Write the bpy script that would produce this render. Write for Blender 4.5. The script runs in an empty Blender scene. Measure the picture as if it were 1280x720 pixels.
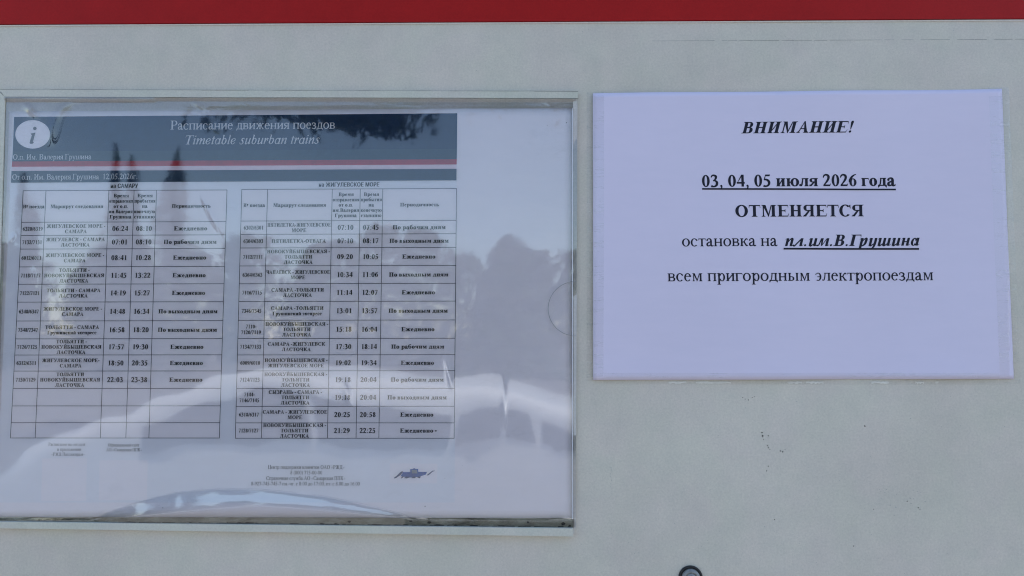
import bpy, bmesh, math, random
import numpy as np
from mathutils import Vector, Matrix, Euler
from mathutils.geometry import tessellate_polygon

random.seed(7)
rng = np.random.default_rng(7)
scene = bpy.context.scene
C = scene.collection
R = math.radians

# ------------------------------------------------------------------ camera, sky, sun, exposure
F = 925.0                                   # focal length in photograph pixels
CAM_LOC = Vector((0.0, -0.533, 1.45))
cam_data = bpy.data.cameras.new("camera")
cam_data.sensor_width = 36.0
cam_data.lens = F * 36.0 / 1280.0
cam_data.clip_start = 0.01
cam_data.clip_end = 2000.0
cam = bpy.data.objects.new("camera", cam_data)
cam.location = CAM_LOC
cam.rotation_euler = (R(90 + 3.8), 0, R(1.06))
C.objects.link(cam)
scene.camera = cam

SUN_EL, SUN_AZ = R(58), R(72)               # the sun stands behind the wall: the wall is in open shade
world = bpy.data.worlds.new("World")
scene.world = world
world.use_nodes = True
wn = world.node_tree
wn.nodes.clear()
sky = wn.nodes.new("ShaderNodeTexSky")
sky.sky_type = 'NISHITA'
sky.sun_disc = False
sky.sun_elevation = SUN_EL
sky.sun_rotation = SUN_AZ
sky.air_density = 1.0
sky.dust_density = 0.3
sky.ozone_density = 0.8
bg = wn.nodes.new("ShaderNodeBackground")
bg.inputs[1].default_value = 0.12
wo = wn.nodes.new("ShaderNodeOutputWorld")
wn.links.new(sky.outputs[0], bg.inputs[0])
wn.links.new(bg.outputs[0], wo.inputs[0])

sd = bpy.data.lights.new("sun", 'SUN')
sd.energy = 3.5
sd.angle = R(0.5)
sd.color = (1.0, 0.95, 0.88)
sun = bpy.data.objects.new("sun", sd)
# direction to the sun (Nishita: rotation is clockwise from +Y)
sdir = Vector((math.sin(SUN_AZ) * math.cos(SUN_EL), math.cos(SUN_AZ) * math.cos(SUN_EL), math.sin(SUN_EL)))
sun.rotation_euler = sdir.to_track_quat('Z', 'Y').to_euler()
sun.location = (0, 0, 8)
C.objects.link(sun)

scene.view_settings.view_transform = 'Standard'
scene.view_settings.look = 'None'
scene.view_settings.exposure = 1.34
scene.view_settings.gamma = 1.0
scene.render.engine = 'CYCLES'
scene.cycles.use_denoising = True
scene.cycles.filter_width = 1.1

# ------------------------------------------------------------------ pixel of the photograph -> point on the wall plane
ROT = Euler(cam.rotation_euler).to_matrix()
def P(px, py, h=0.0):
    """point h metres proud of the wall (y=0) that lies at pixel px, py"""
    d = ROT @ Vector(((px - 640.0) / F, (360.0 - py) / F, -1.0))
    t = (-h - CAM_LOC.y) / d.y
    return CAM_LOC + d * t
def P2(px, py, h):
    """wall position of px,py (measured on the wall), lifted h straight out"""
    p = P(px, py, 0.0012)
    return (p.x, -h, p.z)

# ------------------------------------------------------------------ helpers
def mesh_obj(name, verts, faces, mat, parent=None, smooth=False):
    me = bpy.data.meshes.new(name)
    me.from_pydata([tuple(v) for v in verts], [], faces)
    me.materials.append(mat)
    if smooth:
        me.polygons.foreach_set("use_smooth", [True] * len(me.polygons))
    me.update()
    o = bpy.data.objects.new(name, me)
    C.objects.link(o)
    if parent:
        o.parent = parent
        o.matrix_parent_inverse = parent.matrix_world.inverted()
    return o

def bm_obj(name, bm, mat, parent=None, smooth=False):
    me = bpy.data.meshes.new(name)
    bmesh.ops.recalc_face_normals(bm, faces=bm.faces)
    bm.to_mesh(me); bm.free()
    me.materials.append(mat)
    if smooth:
        me.polygons.foreach_set("use_smooth", [True] * len(me.polygons))
    o = bpy.data.objects.new(name, me)
    C.objects.link(o)
    if parent:
        o.parent = parent
        o.matrix_parent_inverse = parent.matrix_world.inverted()
    return o

def thing(name, label, cat, loc=(0, 0, 0), group=None):
    o = bpy.data.objects.new(name, None)
    C.objects.link(o)
    o.location = loc
    o['label'] = label; o['category'] = cat
    if group: o['group'] = group
    bpy.context.view_layer.update()
    return o

def box_bm(bm, a, b):
    x0, y0, z0 = a; x1, y1, z1 = b
    vs = [bm.verts.new(p) for p in ((x0,y0,z0),(x1,y0,z0),(x1,y1,z0),(x0,y1,z0),(x0,y0,z1),(x1,y0,z1),(x1,y1,z1),(x0,y1,z1))]
    for f in ((0,1,2,3),(4,5,6,7),(0,1,5,4),(1,2,6,5),(2,3,7,6),(3,0,4,7)):
        bm.faces.new([vs[i] for i in f])

def slab(name, quad, h0, h1, mat, parent, nx=1):
    """a flat board whose outline is a pixel quad (tl,tr,br,bl), from h0 to h1 off the wall"""
    tl, tr, br, bl = quad
    vs, fs = [], []
    for k in range(nx + 1):
        t = k / nx
        top = (tl[0] + (tr[0]-tl[0])*t, tl[1] + (tr[1]-tl[1])*t)
        bot = (bl[0] + (br[0]-bl[0])*t, bl[1] + (br[1]-bl[1])*t)
        for q in (top, bot):
            for h in (h1, h0):
                vs.append(P2(q[0], q[1], h))
    for k in range(nx):
        a = k*4; b = a + 4
        fs += [(a, a+2, b+2, b), (a+1, b+1, b+3, a+3), (a, b, b+1, a+1), (a+2, a+3, b+3, b+2)]
    fs += [(0, 1, 3, 2), (nx*4, nx*4+2, nx*4+3, nx*4+1)]
    return mesh_obj(name, vs, fs, mat, parent)

# ------------------------------------------------------------------ materials
def new_mat(name):
    m = bpy.data.materials.new(name); m.use_nodes = True
    nt = m.node_tree
    return m, nt, nt.nodes["Principled BSDF"]

def N(nt, typ, **kw):
    n = nt.nodes.new(typ)
    for k, v in kw.items():
        if k in n.inputs: n.inputs[k].default_value = v
        else: setattr(n, k, v)
    return n

def coords(nt):
    return N(nt, "ShaderNodeTexCoord").outputs["Object"]

def noise(nt, vec, scale, detail=4, rough=0.6, stretch=None):
    if stretch:
        mp = N(nt, "ShaderNodeMapping"); mp.inputs["Scale"].default_value = stretch
        nt.links.new(vec, mp.inputs[0]); vec = mp.outputs[0]
    n = N(nt, "ShaderNodeTexNoise", Scale=scale, Detail=detail, Roughness=rough)
    nt.links.new(vec, n.inputs["Vector"])
    return n.outputs["Fac"]

def ramp(nt, fac, stops):
    r = N(nt, "ShaderNodeValToRGB")
    e = r.color_ramp.elements
    e[0].position, e[0].color = stops[0][0], (*stops[0][1], 1)
    e[1].position, e[1].color = stops[1][0], (*stops[1][1], 1)
    for p, c in stops[2:]:
        el = e.new(p); el.color = (*c, 1)
    nt.links.new(fac, r.inputs[0])
    return r.outputs[0]

def mixc(nt, fac, a, b, mode='MIX'):
    m = N(nt, "ShaderNodeMix"); m.data_type = 'RGBA'; m.blend_type = mode
    for s, v in ((0, fac), (6, a), (7, b)):
        if isinstance(v, (float, int)): m.inputs[s].default_value = v
        elif isinstance(v, tuple): m.inputs[s].default_value = (*v, 1)
        else: nt.links.new(v, m.inputs[s])
    return m.outputs[2]

def bump(nt, bsdf, h, strength, dist):
    b = N(nt, "ShaderNodeBump", Strength=strength, Distance=dist)
    nt.links.new(h, b.inputs["Height"])
    nt.links.new(b.outputs[0], bsdf.inputs["Normal"])

def paint_mat(name, col, var=0.06, rough=0.45, grime=0.0, bumpd=0.0002, spec=0.4):
    m, nt, b = new_mat(name)
    v = coords(nt)
    big = noise(nt, v, 9, 5, 0.6)
    fine = noise(nt, v, 650, 4, 0.8)
    mid = noise(nt, v, 55, 6, 0.7)
    lo = tuple(c * (1 - var) for c in col); hi = tuple(min(1, c * (1 + var)) for c in col)
    c1 = ramp(nt, big, [(0.35, lo), (0.65, hi)])
    c2 = ramp(nt, mid, [(0.3, (0.93, 0.94, 0.95)), (0.7, (1.03, 1.02, 1.02))])
    c3 = ramp(nt, fine, [(0.3, (0.86, 0.86, 0.86)), (0.7, (1.06, 1.06, 1.06))])
    c = mixc(nt, 1.0, c1, c2, 'MULTIPLY')
    c = mixc(nt, 1.0, c, c3, 'MULTIPLY')
    # thin colour drift of aged paint (a little pink, a little green)
    dr = noise(nt, v, 26, 3, 0.5)
    c = mixc(nt, 1.0, c, ramp(nt, dr, [(0.38, (1.012, 0.993, 1.014)), (0.62, (0.985, 1.003, 0.992))]), 'MULTIPLY')
    if grime:
        g = noise(nt, v, 130, 8, 0.75)
        gf = ramp(nt, g, [(0.60, (0, 0, 0)), (0.72, (grime,) * 3)])
        c = mixc(nt, gf, c, (0.12, 0.115, 0.10))
        g2 = noise(nt, v, 40, 8, 0.8, (6, 1, 0.35))
        gf2 = ramp(nt, g2, [(0.62, (0, 0, 0)), (0.75, (grime * .6,) * 3)])
        c = mixc(nt, gf2, c, (0.2, 0.2, 0.19))
    nt.links.new(c, b.inputs["Base Color"])
    b.inputs["Roughness"].default_value = rough
    b.inputs["Specular IOR Level"].default_value = spec
    hb = noise(nt, v, 420, 4, 0.6)
    bump(nt, b, hb, 0.5, bumpd)
    return m

M_wall = paint_mat("wall_paint", (0.648, 0.604, 0.515), 0.045, 0.5, 0.10, 0.00025)
M_red = paint_mat("red_paint", (0.39, 0.0115, 0.011), 0.05, 0.5, 0.0, 0.0001, 0.15)
M_lip = paint_mat("paint_edge", (0.72, 0.66, 0.60), 0.04, 0.5, 0.0, 0.0001)
M_groove = paint_mat("groove_dirt", (0.30, 0.30, 0.28), 0.3, 0.8)
M_cream = paint_mat("cream_plastic", (0.62, 0.61, 0.52), 0.04, 0.4, 0.10, 0.00008)
M_back = paint_mat("pocket_backing", (0.58, 0.56, 0.53), 0.05, 0.5, 0.05, 0.00008)

def grime_mat():
    m, nt, b = new_mat("grimy_ledge")
    v = coords(nt)
    a = noise(nt, v, 60, 8, 0.8, (1, 1, 3.5))
    a2 = noise(nt, v, 9, 5, 0.6)
    c = ramp(nt, a, [(0.36, (0.10, 0.09, 0.07)), (0.48, (0.28, 0.26, 0.20)), (0.64, (0.50, 0.48, 0.40))])
    c = mixc(nt, ramp(nt, a2, [(0.42, (0, 0, 0)), (0.62, (0.75,) * 3)]), c, (0.34, 0.33, 0.27))
    nt.links.new(c, b.inputs["Base Color"]); b.inputs["Roughness"].default_value = 0.85
    bump(nt, b, a, 0.6, 0.0006)
    return m
M_grime = grime_mat()

def paper_mat(name, col, streak=0.03):
    m, nt, b = new_mat(name)
    v = coords(nt)
    big = noise(nt, v, 7, 4, 0.55)
    st = noise(nt, v, 60, 5, 0.7, (0.5, 1, 2.2))
    lo = tuple(c * (1 - streak) for c in col)
    c = ramp(nt, big, [(0.35, lo), (0.65, col)])
    c = mixc(nt, 1.0, c, ramp(nt, st, [(0.35, (0.975, 0.98, 0.985)), (0.65, (1, 1, 1))]), 'MULTIPLY')
    nt.links.new(c, b.inputs["Base Color"])
    b.inputs["Roughness"].default_value = 0.62
    b.inputs["Specular IOR Level"].default_value = 0.3
    bump(nt, b, noise(nt, v, 700, 3, 0.6), 0.25, 0.00005)
    return m
M_paper = paper_mat("office_paper", (0.72, 0.665, 0.81))
M_poster = paper_mat("poster_paper", (0.93, 0.885, 0.94))
M_tint = paper_mat("pale_blue_print", (0.88, 0.875, 0.945))
M_cell = paper_mat("table_cell_print", (0.93, 0.885, 0.94))
M_white_box = paper_mat("white_print", (0.93, 0.89, 0.95))

def ink(name, col, rough=0.55, var=0.12):
    m, nt, b = new_mat(name)
    v = coords(nt)
    n = noise(nt, v, 160, 5, 0.7)
    c = ramp(nt, n, [(0.35, tuple(k * (1 - var) for k in col)), (0.65, tuple(k * (1 + var) for k in col))])
    nt.links.new(c, b.inputs["Base Color"])
    b.inputs["Roughness"].default_value = rough
    b.inputs["Specular IOR Level"].default_value = 0.25
    return m
M_black = ink("black_ink", (0.010, 0.010, 0.022))
M_table_ink = ink("table_ink", (0.008, 0.008, 0.016))
M_rule = ink("ruling_ink", (0.03, 0.033, 0.06))
M_faint = ink("faint_ink", (0.20, 0.19, 0.24))
M_small = ink("small_print_ink", (0.05, 0.05, 0.08))
M_navy = ink("navy_print", (0.003, 0.030, 0.095))
M_navy_lo = ink("slate_print", (0.018, 0.055, 0.10))
M_navy_dk = ink("dark_navy_print", (0.004, 0.030, 0.085))
M_redprint = ink("crimson_print", (0.48, 0.028, 0.055))
M_pink = ink("pink_print", (0.85, 0.72, 0.80), var=0.02)
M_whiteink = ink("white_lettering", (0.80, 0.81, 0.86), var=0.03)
M_greyink = ink("grey_lettering", (0.10, 0.11, 0.13))
M_logo = ink("logo_blue", (0.02, 0.10, 0.38))
M_logo_dk = ink("logo_dark", (0.012, 0.035, 0.13))
M_logo_gr = ink("logo_grey", (0.22, 0.27, 0.33))
M_chip_shadow = ink("dark_chip_and_shadow", (0.05, 0.045, 0.04), 0.8, 0.4)  # paint chips, dirt bits and the shadow line drawn on the ledge
M_scuff = ink("grey_scuff", (0.36, 0.36, 0.34), 0.8, 0.3)
M_glue = ink("dried_glue", (0.70, 0.67, 0.60), 0.6, 0.08)

def film_mat():
    m = bpy.data.materials.new("clear_plastic_film"); m.use_nodes = True
    nt = m.node_tree; nt.nodes.clear()
    out = N(nt, "ShaderNodeOutputMaterial")
    tr = N(nt, "ShaderNodeBsdfTransparent", Color=(1, 1, 1, 1))
    gl = N(nt, "ShaderNodeBsdfGlossy", Roughness=0.03)
    gl.inputs["Color"].default_value = (1, 1, 1, 1)
    df = N(nt, "ShaderNodeBsdfDiffuse"); df.inputs["Color"].default_value = (0.8, 0.8, 0.8, 1)
    fr = N(nt, "ShaderNodeFresnel", IOR=1.55)
    mul = N(nt, "ShaderNodeMath", operation='MULTIPLY'); mul.inputs[1].default_value = 2.15
    nt.links.new(fr.outputs[0], mul.inputs[0])
    cl = N(nt, "ShaderNodeMath", operation='MINIMUM'); cl.inputs[1].default_value = 0.9
    nt.links.new(mul.outputs[0], cl.inputs[0])
    v = coords(nt)
    # rubbed, milky patches on the plastic
    g = noise(nt, v, 34, 9, 0.78, (0.7, 1, 1.5))
    g2 = noise(nt, v, 6, 4, 0.6)
    gm = N(nt, "ShaderNodeMath", operation='MULTIPLY')
    nt.links.new(ramp(nt, g, [(0.52, (0.0,) * 3), (0.70, (0.14,) * 3)]), gm.inputs[0])
    nt.links.new(ramp(nt, g2, [(0.50, (0.02,) * 3), (0.66, (0.8,) * 3)]), gm.inputs[1])
    ad = N(nt, "ShaderNodeMath", operation='ADD'); ad.inputs[1].default_value = 0.004
    nt.links.new(gm.outputs[0], ad.inputs[0])
    m1 = N(nt, "ShaderNodeMixShader"); nt.links.new(ad.outputs[0], m1.inputs[0])
    nt.links.new(tr.outputs[0], m1.inputs[1]); nt.links.new(df.outputs[0], m1.inputs[2])
    m2 = N(nt, "ShaderNodeMixShader"); nt.links.new(cl.outputs[0], m2.inputs[0])
    nt.links.new(m1.outputs[0], m2.inputs[1]); nt.links.new(gl.outputs[0], m2.inputs[2])
    bp = N(nt, "ShaderNodeBump", Strength=0.035, Distance=0.0002)
    nt.links.new(noise(nt, v, 70, 5, 0.65), bp.inputs["Height"])
    nt.links.new(bp.outputs[0], gl.inputs["Normal"])
    nt.links.new(m2.outputs[0], out.inputs[0])
    return m
M_film = film_mat()

def tape_mat():
    m = bpy.data.materials.new("clear_tape"); m.use_nodes = True
    nt = m.node_tree; nt.nodes.clear()
    out = N(nt, "ShaderNodeOutputMaterial")
    tr = N(nt, "ShaderNodeBsdfTransparent", Color=(0.965, 0.965, 0.965, 1))
    gl = N(nt, "ShaderNodeBsdfGlossy", Roughness=0.22)
    gl.inputs["Color"].default_value = (1, 1, 1, 1)
    df = N(nt, "ShaderNodeBsdfDiffuse"); df.inputs["Color"].default_value = (0.85, 0.85, 0.85, 1)
    v = coords(nt)
    g = noise(nt, v, 55, 9, 0.8, (0.45, 1, 2.6))
    f = ramp(nt, g, [(0.52, (0.0,) * 3), (0.70, (0.33,) * 3)])
    m1 = N(nt, "ShaderNodeMixShader"); nt.links.new(f, m1.inputs[0])
    nt.links.new(tr.outputs[0], m1.inputs[1]); nt.links.new(df.outputs[0], m1.inputs[2])
    m2 = N(nt, "ShaderNodeMixShader"); m2.inputs[0].default_value = 0.05
    nt.links.new(m1.outputs[0], m2.inputs[1]); nt.links.new(gl.outputs[0], m2.inputs[2])
    nt.links.new(m2.outputs[0], out.inputs[0])
    return m
M_tape = tape_mat()

def simple(name, col, rough=0.5, metal=0.0, var=0.1, scale=20, bd=0.0):
    m, nt, b = new_mat(name)
    v = coords(nt)
    n = noise(nt, v, scale, 6, 0.65)
    nt.links.new(ramp(nt, n, [(0.3, tuple(k * (1 - var) for k in col)), (0.7, tuple(min(1, k * (1 + var)) for k in col))]), b.inputs["Base Color"])
    b.inputs["Roughness"].default_value = rough; b.inputs["Metallic"].default_value = metal
    if bd: bump(nt, b, n, 0.6, bd)
    return m
M_rubber = simple("black_rubber", (0.012, 0.012, 0.014), 0.6, 0, 0.2, 300)
M_steel = simple("worn_steel", (0.26, 0.265, 0.26), 0.6, 0.45, 0.25, 500, 0.0001)
M_ground = simple("gravel_asphalt", (0.15, 0.135, 0.12), 0.9, 0, 0.35, 3.0, 0.02)
M_bark = simple("bark", (0.10, 0.075, 0.055), 0.9, 0, 0.3, 12, 0.01)
M_spruce = simple("spruce_needles", (0.028, 0.050, 0.022), 0.7, 0, 0.4, 5)
M_leaf = simple("broad_leaves", (0.045, 0.085, 0.025), 0.6, 0, 0.4, 4)
M_carwhite = simple("white_car_paint", (0.82, 0.82, 0.81), 0.25, 0, 0.02, 3)
M_glass = simple("dark_car_glass", (0.03, 0.035, 0.04), 0.05, 0, 0.05, 3)

# ================================================================== SERIF LETTERING (drawn stroke by stroke)
def catmull(pts, n):
    pts = [np.array(p, float) for p in pts]
    q = [2 * pts[0] - pts[1]] + pts + [2 * pts[-1] - pts[-2]]
    out = []
    for i in range(1, len(q) - 2):
        p0, p1, p2, p3 = q[i-1], q[i], q[i+1], q[i+2]
        for k in range(n):
            t = k / n
            out.append(0.5 * ((2*p1) + (-p0+p2)*t + (2*p0-5*p1+4*p2-p3)*t*t + (-p0+3*p1-3*p2+p3)*t**3))
    out.append(pts[-1])
    return out

class Pen:
    def __init__(s, bold=False, italic=False, n=4, upper=False, boost=0.0):
        s.bold, s.italic, s.n = bold, italic, n
        s.S = (152 if bold else 100) + boost
        s.s = (138 if bold else 82) + boost
        s.h = (46 if bold else 36) + boost * 0.7
        s.st = (30 if bold else 24) + boost * 0.4
        s.polys = []
    def poly(s, pts): s.polys.append([(float(a), float(b)) for a, b in pts])
    def rect(s, x0, y0, x1, y1): s.poly([(x0,y0),(x1,y0),(x1,y1),(x0,y1)])
    def serif(s, x, w, y, e, up, left=True, right=True):
        d = 1 if up else -1
        t = s.st
        a = x - (e if left else 0); b = x + w + (e if right else 0)
        pts = [(a, y), (b, y)]
        if right: pts += [(b, y+d*t*.75), (x+w+e*.25, y+d*t*1.2)]
        pts += [(x+w, y+d*t*2.6), (x, y+d*t*2.6)]
        if left: pts += [(x-e*.25, y+d*t*1.2), (a, y+d*t*.75)]
        s.poly(pts)
    def stem(s, x, y0, y1, w, e, top='b', bot='b'):
        s.rect(x, y0, x+w, y1)
        if bot: s.serif(x, w, y0, e, True, bot in 'bl', bot in 'br')
        if top: s.serif(x, w, y1, e, False, top in 'bl', top in 'br')
    def diag(s, xa, ya, xb, yb, w):
        """bar from (xa,ya) to (xb,yb); w is its horizontal width, centred"""
        s.poly([(xa-w/2, ya), (xa+w/2, ya), (xb+w/2, yb), (xb-w/2, yb)])
    def strip(s, A, B):
        for i in range(len(A)-1): s.poly([A[i], A[i+1], B[i+1], B[i]])
    def arc(s, cx, cy, rx, ry, w, a0=0, a1=360, h=None):
        h = h or s.h
        k = max(6, int(s.n * abs(a1-a0) / 25))
        A, B = [], []
        for i in range(k+1):
            t = R(a0 + (a1-a0)*i/k)
            A.append((cx + rx*math.cos(t), cy + ry*math.sin(t)))
            B.append((cx + (rx-w)*math.cos(t), cy + (ry-h)*math.sin(t)))
        s.strip(A, B)
    def bowl(s, x0, xr, y0, y1, w, h=None):
        """half bowl from a stem at x0 bulging to xr (either side)"""
        h = h or s.h
        d = 1 if xr > x0 else -1
        ry = (y1-y0)/2; cy = (y0+y1)/2
        rx = min(abs(xr-x0)*.75, ry*1.15); xm = xr - d*rx
        A = [(x0, y1)]; B = [(x0, y1-h)]
        k = s.n*3
        for i in range(k+1):
            t = math.pi/2 - math.pi*i/k
            A.append((xm + d*rx*math.cos(t), cy + ry*math.sin(t)))
            B.append((xm + d*(rx-w)*math.cos(t), cy + (ry-h)*math.sin(t)))
        A.append((x0, y0)); B.append((x0, y0+h))
        s.strip(A, B)
    def stroke(s, pts, w=None):
        """pts (x, y, v) with v 0 hairline .. 1 full stem"""
        w = w or s.s
        c = catmull(pts, s.n)
        A, B = [], []
        for i, p in enumerate(c):
            q0, q1 = c[max(0, i-1)], c[min(len(c)-1, i+1)]
            d = q1[:2] - q0[:2]; L = math.hypot(*d) or 1
            nx, ny = -d[1]/L, d[0]/L
            r = (s.h + (w-s.h)*max(0, p[2])) / 2
            A.append((p[0]+nx*r, p[1]+ny*r)); B.append((p[0]-nx*r, p[1]-ny*r))
        s.strip(A, B)
    def dot(s, x, y, r):
        k = s.n*3
        s.poly([(x+r*math.cos(6.28318*i/k), y+r*math.sin(6.28318*i/k)) for i in range(k)])
    def beak(s, x, y, dy, dx):
        """triangular end of an arm at (x,y): goes dy vertically, leaning dx"""
        s.poly([(x-s.h*.1, y), (x-s.h*1.6, y), (x+dx*.4, y+dy*.5), (x+dx, y+dy), (x+dx+s.st*.8, y+dy), (x+s.st*.4, y)])
    def breve(s, cx, y):
        s.stroke([(cx-95, y+95, .1), (cx-55, y+25, .35), (cx, y+5, .5), (cx+55, y+25, .35), (cx+95, y+95, .1)], s.s)

CAPW = dict(zip("АБВГДЕЖЗИЙКЛМНОПРСТУФХЦЧШЩЫЬЭЮЯ", (722,574,660,578,682,611,896,520,722,722,667,690,889,722,722,722,556,667,611,708,790,722,722,650,1009,1009,872,574,660,1028,667)))
CAPB = dict(zip("АБВГДЕЖЗИЙКЛМНОПРСТУФХЦЧШЩЫЬЭЮЯ", (722,645,667,610,740,667,1000,560,778,778,757,730,944,778,778,778,611,722,667,700,850,722,778,740,1100,1100,950,645,722,1090,722)))
LOWW = dict(zip("абвгдежзийклмнопрстуфхцчшщыьэюя", (444,509,472,410,509,444,691,395,535,535,485,499,633,535,500,535,500,444,437,500,648,500,535,502,770,770,671,456,429,747,460)))
LOWB = dict(zip("абвгдежзийклмнопрстуфхцчшщыьэюя", (500,513,495,430,545,444,770,410,576,576,551,545,692,576,500,576,556,444,461,500,700,500,576,545,839,839,759,500,444,791,540)))

def glyph_cap_form(p, ch, W, H, w, e, low):
    """upright Cyrillic form ch (capital letter) of height H in width W"""
    h, S = p.h, w
    x1 = W*0.148; x2 = W - x1 - S
    if low: x1 = W*.115 + 4; x2 = W - x1 - S
    ms = e * .9
    if ch == 'Н': p.stem(x1,0,H,S,e); p.stem(x2,0,H,S,e); p.rect(x1+S, H*.5-h*.5, x2, H*.5+h*.6)
    elif ch in 'ИЙ':
        p.stem(x1,0,H,S,e); p.stem(x2,0,H,S,e)
        p.poly([(x1+S*.9,H*.10),(x1+S*.9,H*.10+h*2.0),(x2+S*.1,H*.90),(x2+S*.1,H*.90-h*2.0)])
        if ch == 'Й': p.breve(W/2, H+60)
    elif ch == 'П': p.stem(x1,0,H,S,e); p.stem(x2,0,H,S,e); p.rect(x1+S, H-h, x2, H)
    elif ch == 'Л':
        p.stem(x2,0,H,S,e, 'r'); a = W*.30
        p.rect(a-e*.6, H-h, x2, H)
        p.stroke([(a+h*.5,H-h,.2),(a,H*.5,.3),(a-W*.06,H*.17,.25),(a-W*.13,h*.6,.15),(W*.08,h*.9,.1)], S)
        p.dot(W*.075, S*.42, S*.42)
    elif ch == 'М':
        p.stem(W*.145,0,H,h*1.15,e*.9,'l','b'); p.stem(x2+(10 if not low else 0),0,H,S,e,'r','b')
        xm = W*.475
        p.poly([(W*.145-h*.2,H),(W*.145+S*.95,H),(xm+h*.6,H*.0+h*1.5),(xm-h*.1,0)])
        p.poly([(xm-h*.7,0),(xm+h*.4,0),(x2+10,H*.96),(x2+10-h*.9,H)])
        p.rect(x2, H-p.st, x2+20, H)
    elif ch == 'А':
        a = W*.5
        p.poly([(W*.12,0),(W*.12+h*1.15,0),(a+h*.2,H*.93),(a-h*.25,H*1.02)])
        p.poly([(W*.90-S*1.05,0),(W*.90,0),(a+h*.5,H*1.02),(a-h*.6,H*1.02)])
        p.rect(W*.26, H*.32, W*.68, H*.32+h)
        p.serif(W*.12,h,0,e*.85,True); p.serif(W*.90-S,S,0,e*.75,True)
    elif ch in 'БЬЫ':
        p.stem(x1,0,H,S,e, 'b' if ch != 'Б' else 'l', 'l')
        W2 = W if ch != 'Ы' else W*.64
        p.bowl(x1+S*.5, W2-W*.05, 0, H*.56, S*1.02)
        if ch == 'Б': p.rect(x1, H-h, W*.86, H); p.beak(W*.86, H, -H*.22, W*.03)
        if ch == 'Ы': p.stem(x2+8,0,H,S,e*.85)
    elif ch == 'В':
        p.stem(x1,0,H,S,e,'l','l')
        p.bowl(x1+S*.5, W*.865, H*.49, H, S*.95); p.bowl(x1+S*.5, W*.935, 0, H*.54, S*1.05)
    elif ch == 'Г':
        p.stem(x1,0,H,S,e,'l','b'); p.rect(x1, H-h, W*.94, H); p.beak(W*.94, H, -H*.26, W*.02)
    elif ch == 'Д':
        x2 = W*.84-S; a = W*.31
        p.rect(x2,0,x2+S,H); p.rect(a-e*.5, H-h, x2+S+e*.6, H)
        p.stroke([(a+h*.4,H-h,.25),(a,H*.5,.3),(a-W*.04,H*.25,.2),(a-W*.13,h*.8,.1)], S)
        p.rect(W*.06,0,W*.95,h*1.15)
        p.poly([(W*.04,h),(W*.04,-H*.20),(W*.04+h*.7,-H*.20),(W*.04+h*2,0),(W*.04+h*2,h)])
        p.poly([(W*.96,h),(W*.96,-H*.20),(W*.96-h*.7,-H*.20),(W*.96-h*2,0),(W*.96-h*2,h)])
    elif ch == 'Е':
        p.stem(x1,0,H,S,e,'l','l'); p.rect(x1,H-h,W*.89,H); p.rect(x1,0,W*.90,h); p.rect(x1+S,H*.5-h*.5,W*.66,H*.5+h*.5)
        p.beak(W*.89,H,-H*.22,W*.02); p.beak(W*.90,0,H*.26,W*.06)
        p.poly([(W*.62,H*.5-h*.5),(W*.68,H*.5-H*.14),(W*.705,H*.5-H*.14),(W*.705,H*.5+H*.14),(W*.68,H*.5+H*.14),(W*.62,H*.5+h*.5)])
    elif ch == 'Ж':
        c = W/2; p.stem(c-S/2,0,H,S,e*.8)
        for d in (-1,1):
            p.stroke([(c+d*S*.4,H*.5,.1),(c+d*W*.15,H*.60,.35),(c+d*W*.24,H*.80,.4),(c+d*W*.31,H*.94,.3),(c+d*W*.37,H*.93,.2)], S)
            p.dot(c+d*W*.385,H*.875,S*.36)
            p.poly([(c+d*W*.09,H*.56),(c+d*(W*.09+S*.6),H*.60),(c+d*(W*.33+S*.55),0),(c+d*(W*.33-S*.45),0)])
            p.serif(c+d*(W*.34)-S*.45,S*.9,0,e*.6,True)
    elif ch == 'К':
        p.stem(x1,0,H,S,e)
        p.stroke([(x1+S*.8,H*.5,.1),(W*.50,H*.58,.3),(W*.63,H*.80,.4),(W*.74,H*.94,.3),(W*.83,H*.95,.2)], S)
        p.dot(W*.855,H*.88,S*.4)
        p.poly([(W*.40,H*.54),(W*.40+S*.75,H*.60),(W*.84+S*.35,0),(W*.84-S*.7,0)])
        p.serif(W*.84-S*.5,S*.8,0,e*.7,True)
    elif ch in 'ЗЭ':
        if ch == 'З':
            p.stroke([(W*.12,H*.80,.1),(W*.22,H*.94,.2),(W*.42,H*.98,.25),(W*.70,H*.87,.9),(W*.72,H*.68,.9),(W*.56,H*.54,.3),(W*.34,H*.52,.05)], S)
            p.stroke([(W*.34,H*.52,.05),(W*.60,H*.50,.3),(W*.80,H*.38,.95),(W*.80,H*.18,.95),(W*.58,H*.03,.35),(W*.34,H*.02,.2),(W*.10,H*.16,.15)], S)
            p.dot(W*.15,H*.80,S*.42)
        else:
            p.arc(W*.46,H/2,W*.44,H*.52,S*1.05,-125,125); p.rect(W*.36,H*.5-h*.5,W*.85,H*.5+h*.5)
            p.beak(W*.22,H*.86,-H*.10,-W*.03); p.dot(W*.17,H*.82,S*.35)
    elif ch == 'О': p.arc(W/2,H/2,W*.455,H*.525,S*1.08)
    elif ch == 'Ю':
        p.stem(W*.10,0,H,S,e*.85,'b','b'); p.rect(W*.1+S,H*.5-h*.5,W*.36,H*.5+h*.5)
        p.arc(W*.66,H/2,W*.315,H*.525,S*1.05)
    elif ch == 'Р': p.stem(x1,0,H,S,e,'l','b'); p.bowl(x1+S*.5,W*.95,H*.46,H,S*1.02)
    elif ch == 'Я':
        p.stem(x2,0,H,S,e,'r','b'); p.bowl(x2+S*.5,W*.07,H*.47,H,S*1.0)
        p.poly([(W*.42,H*.50),(W*.42+S*.75,H*.50),(W*.17+S*.35,0),(W*.17-S*.55,0)])
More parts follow.
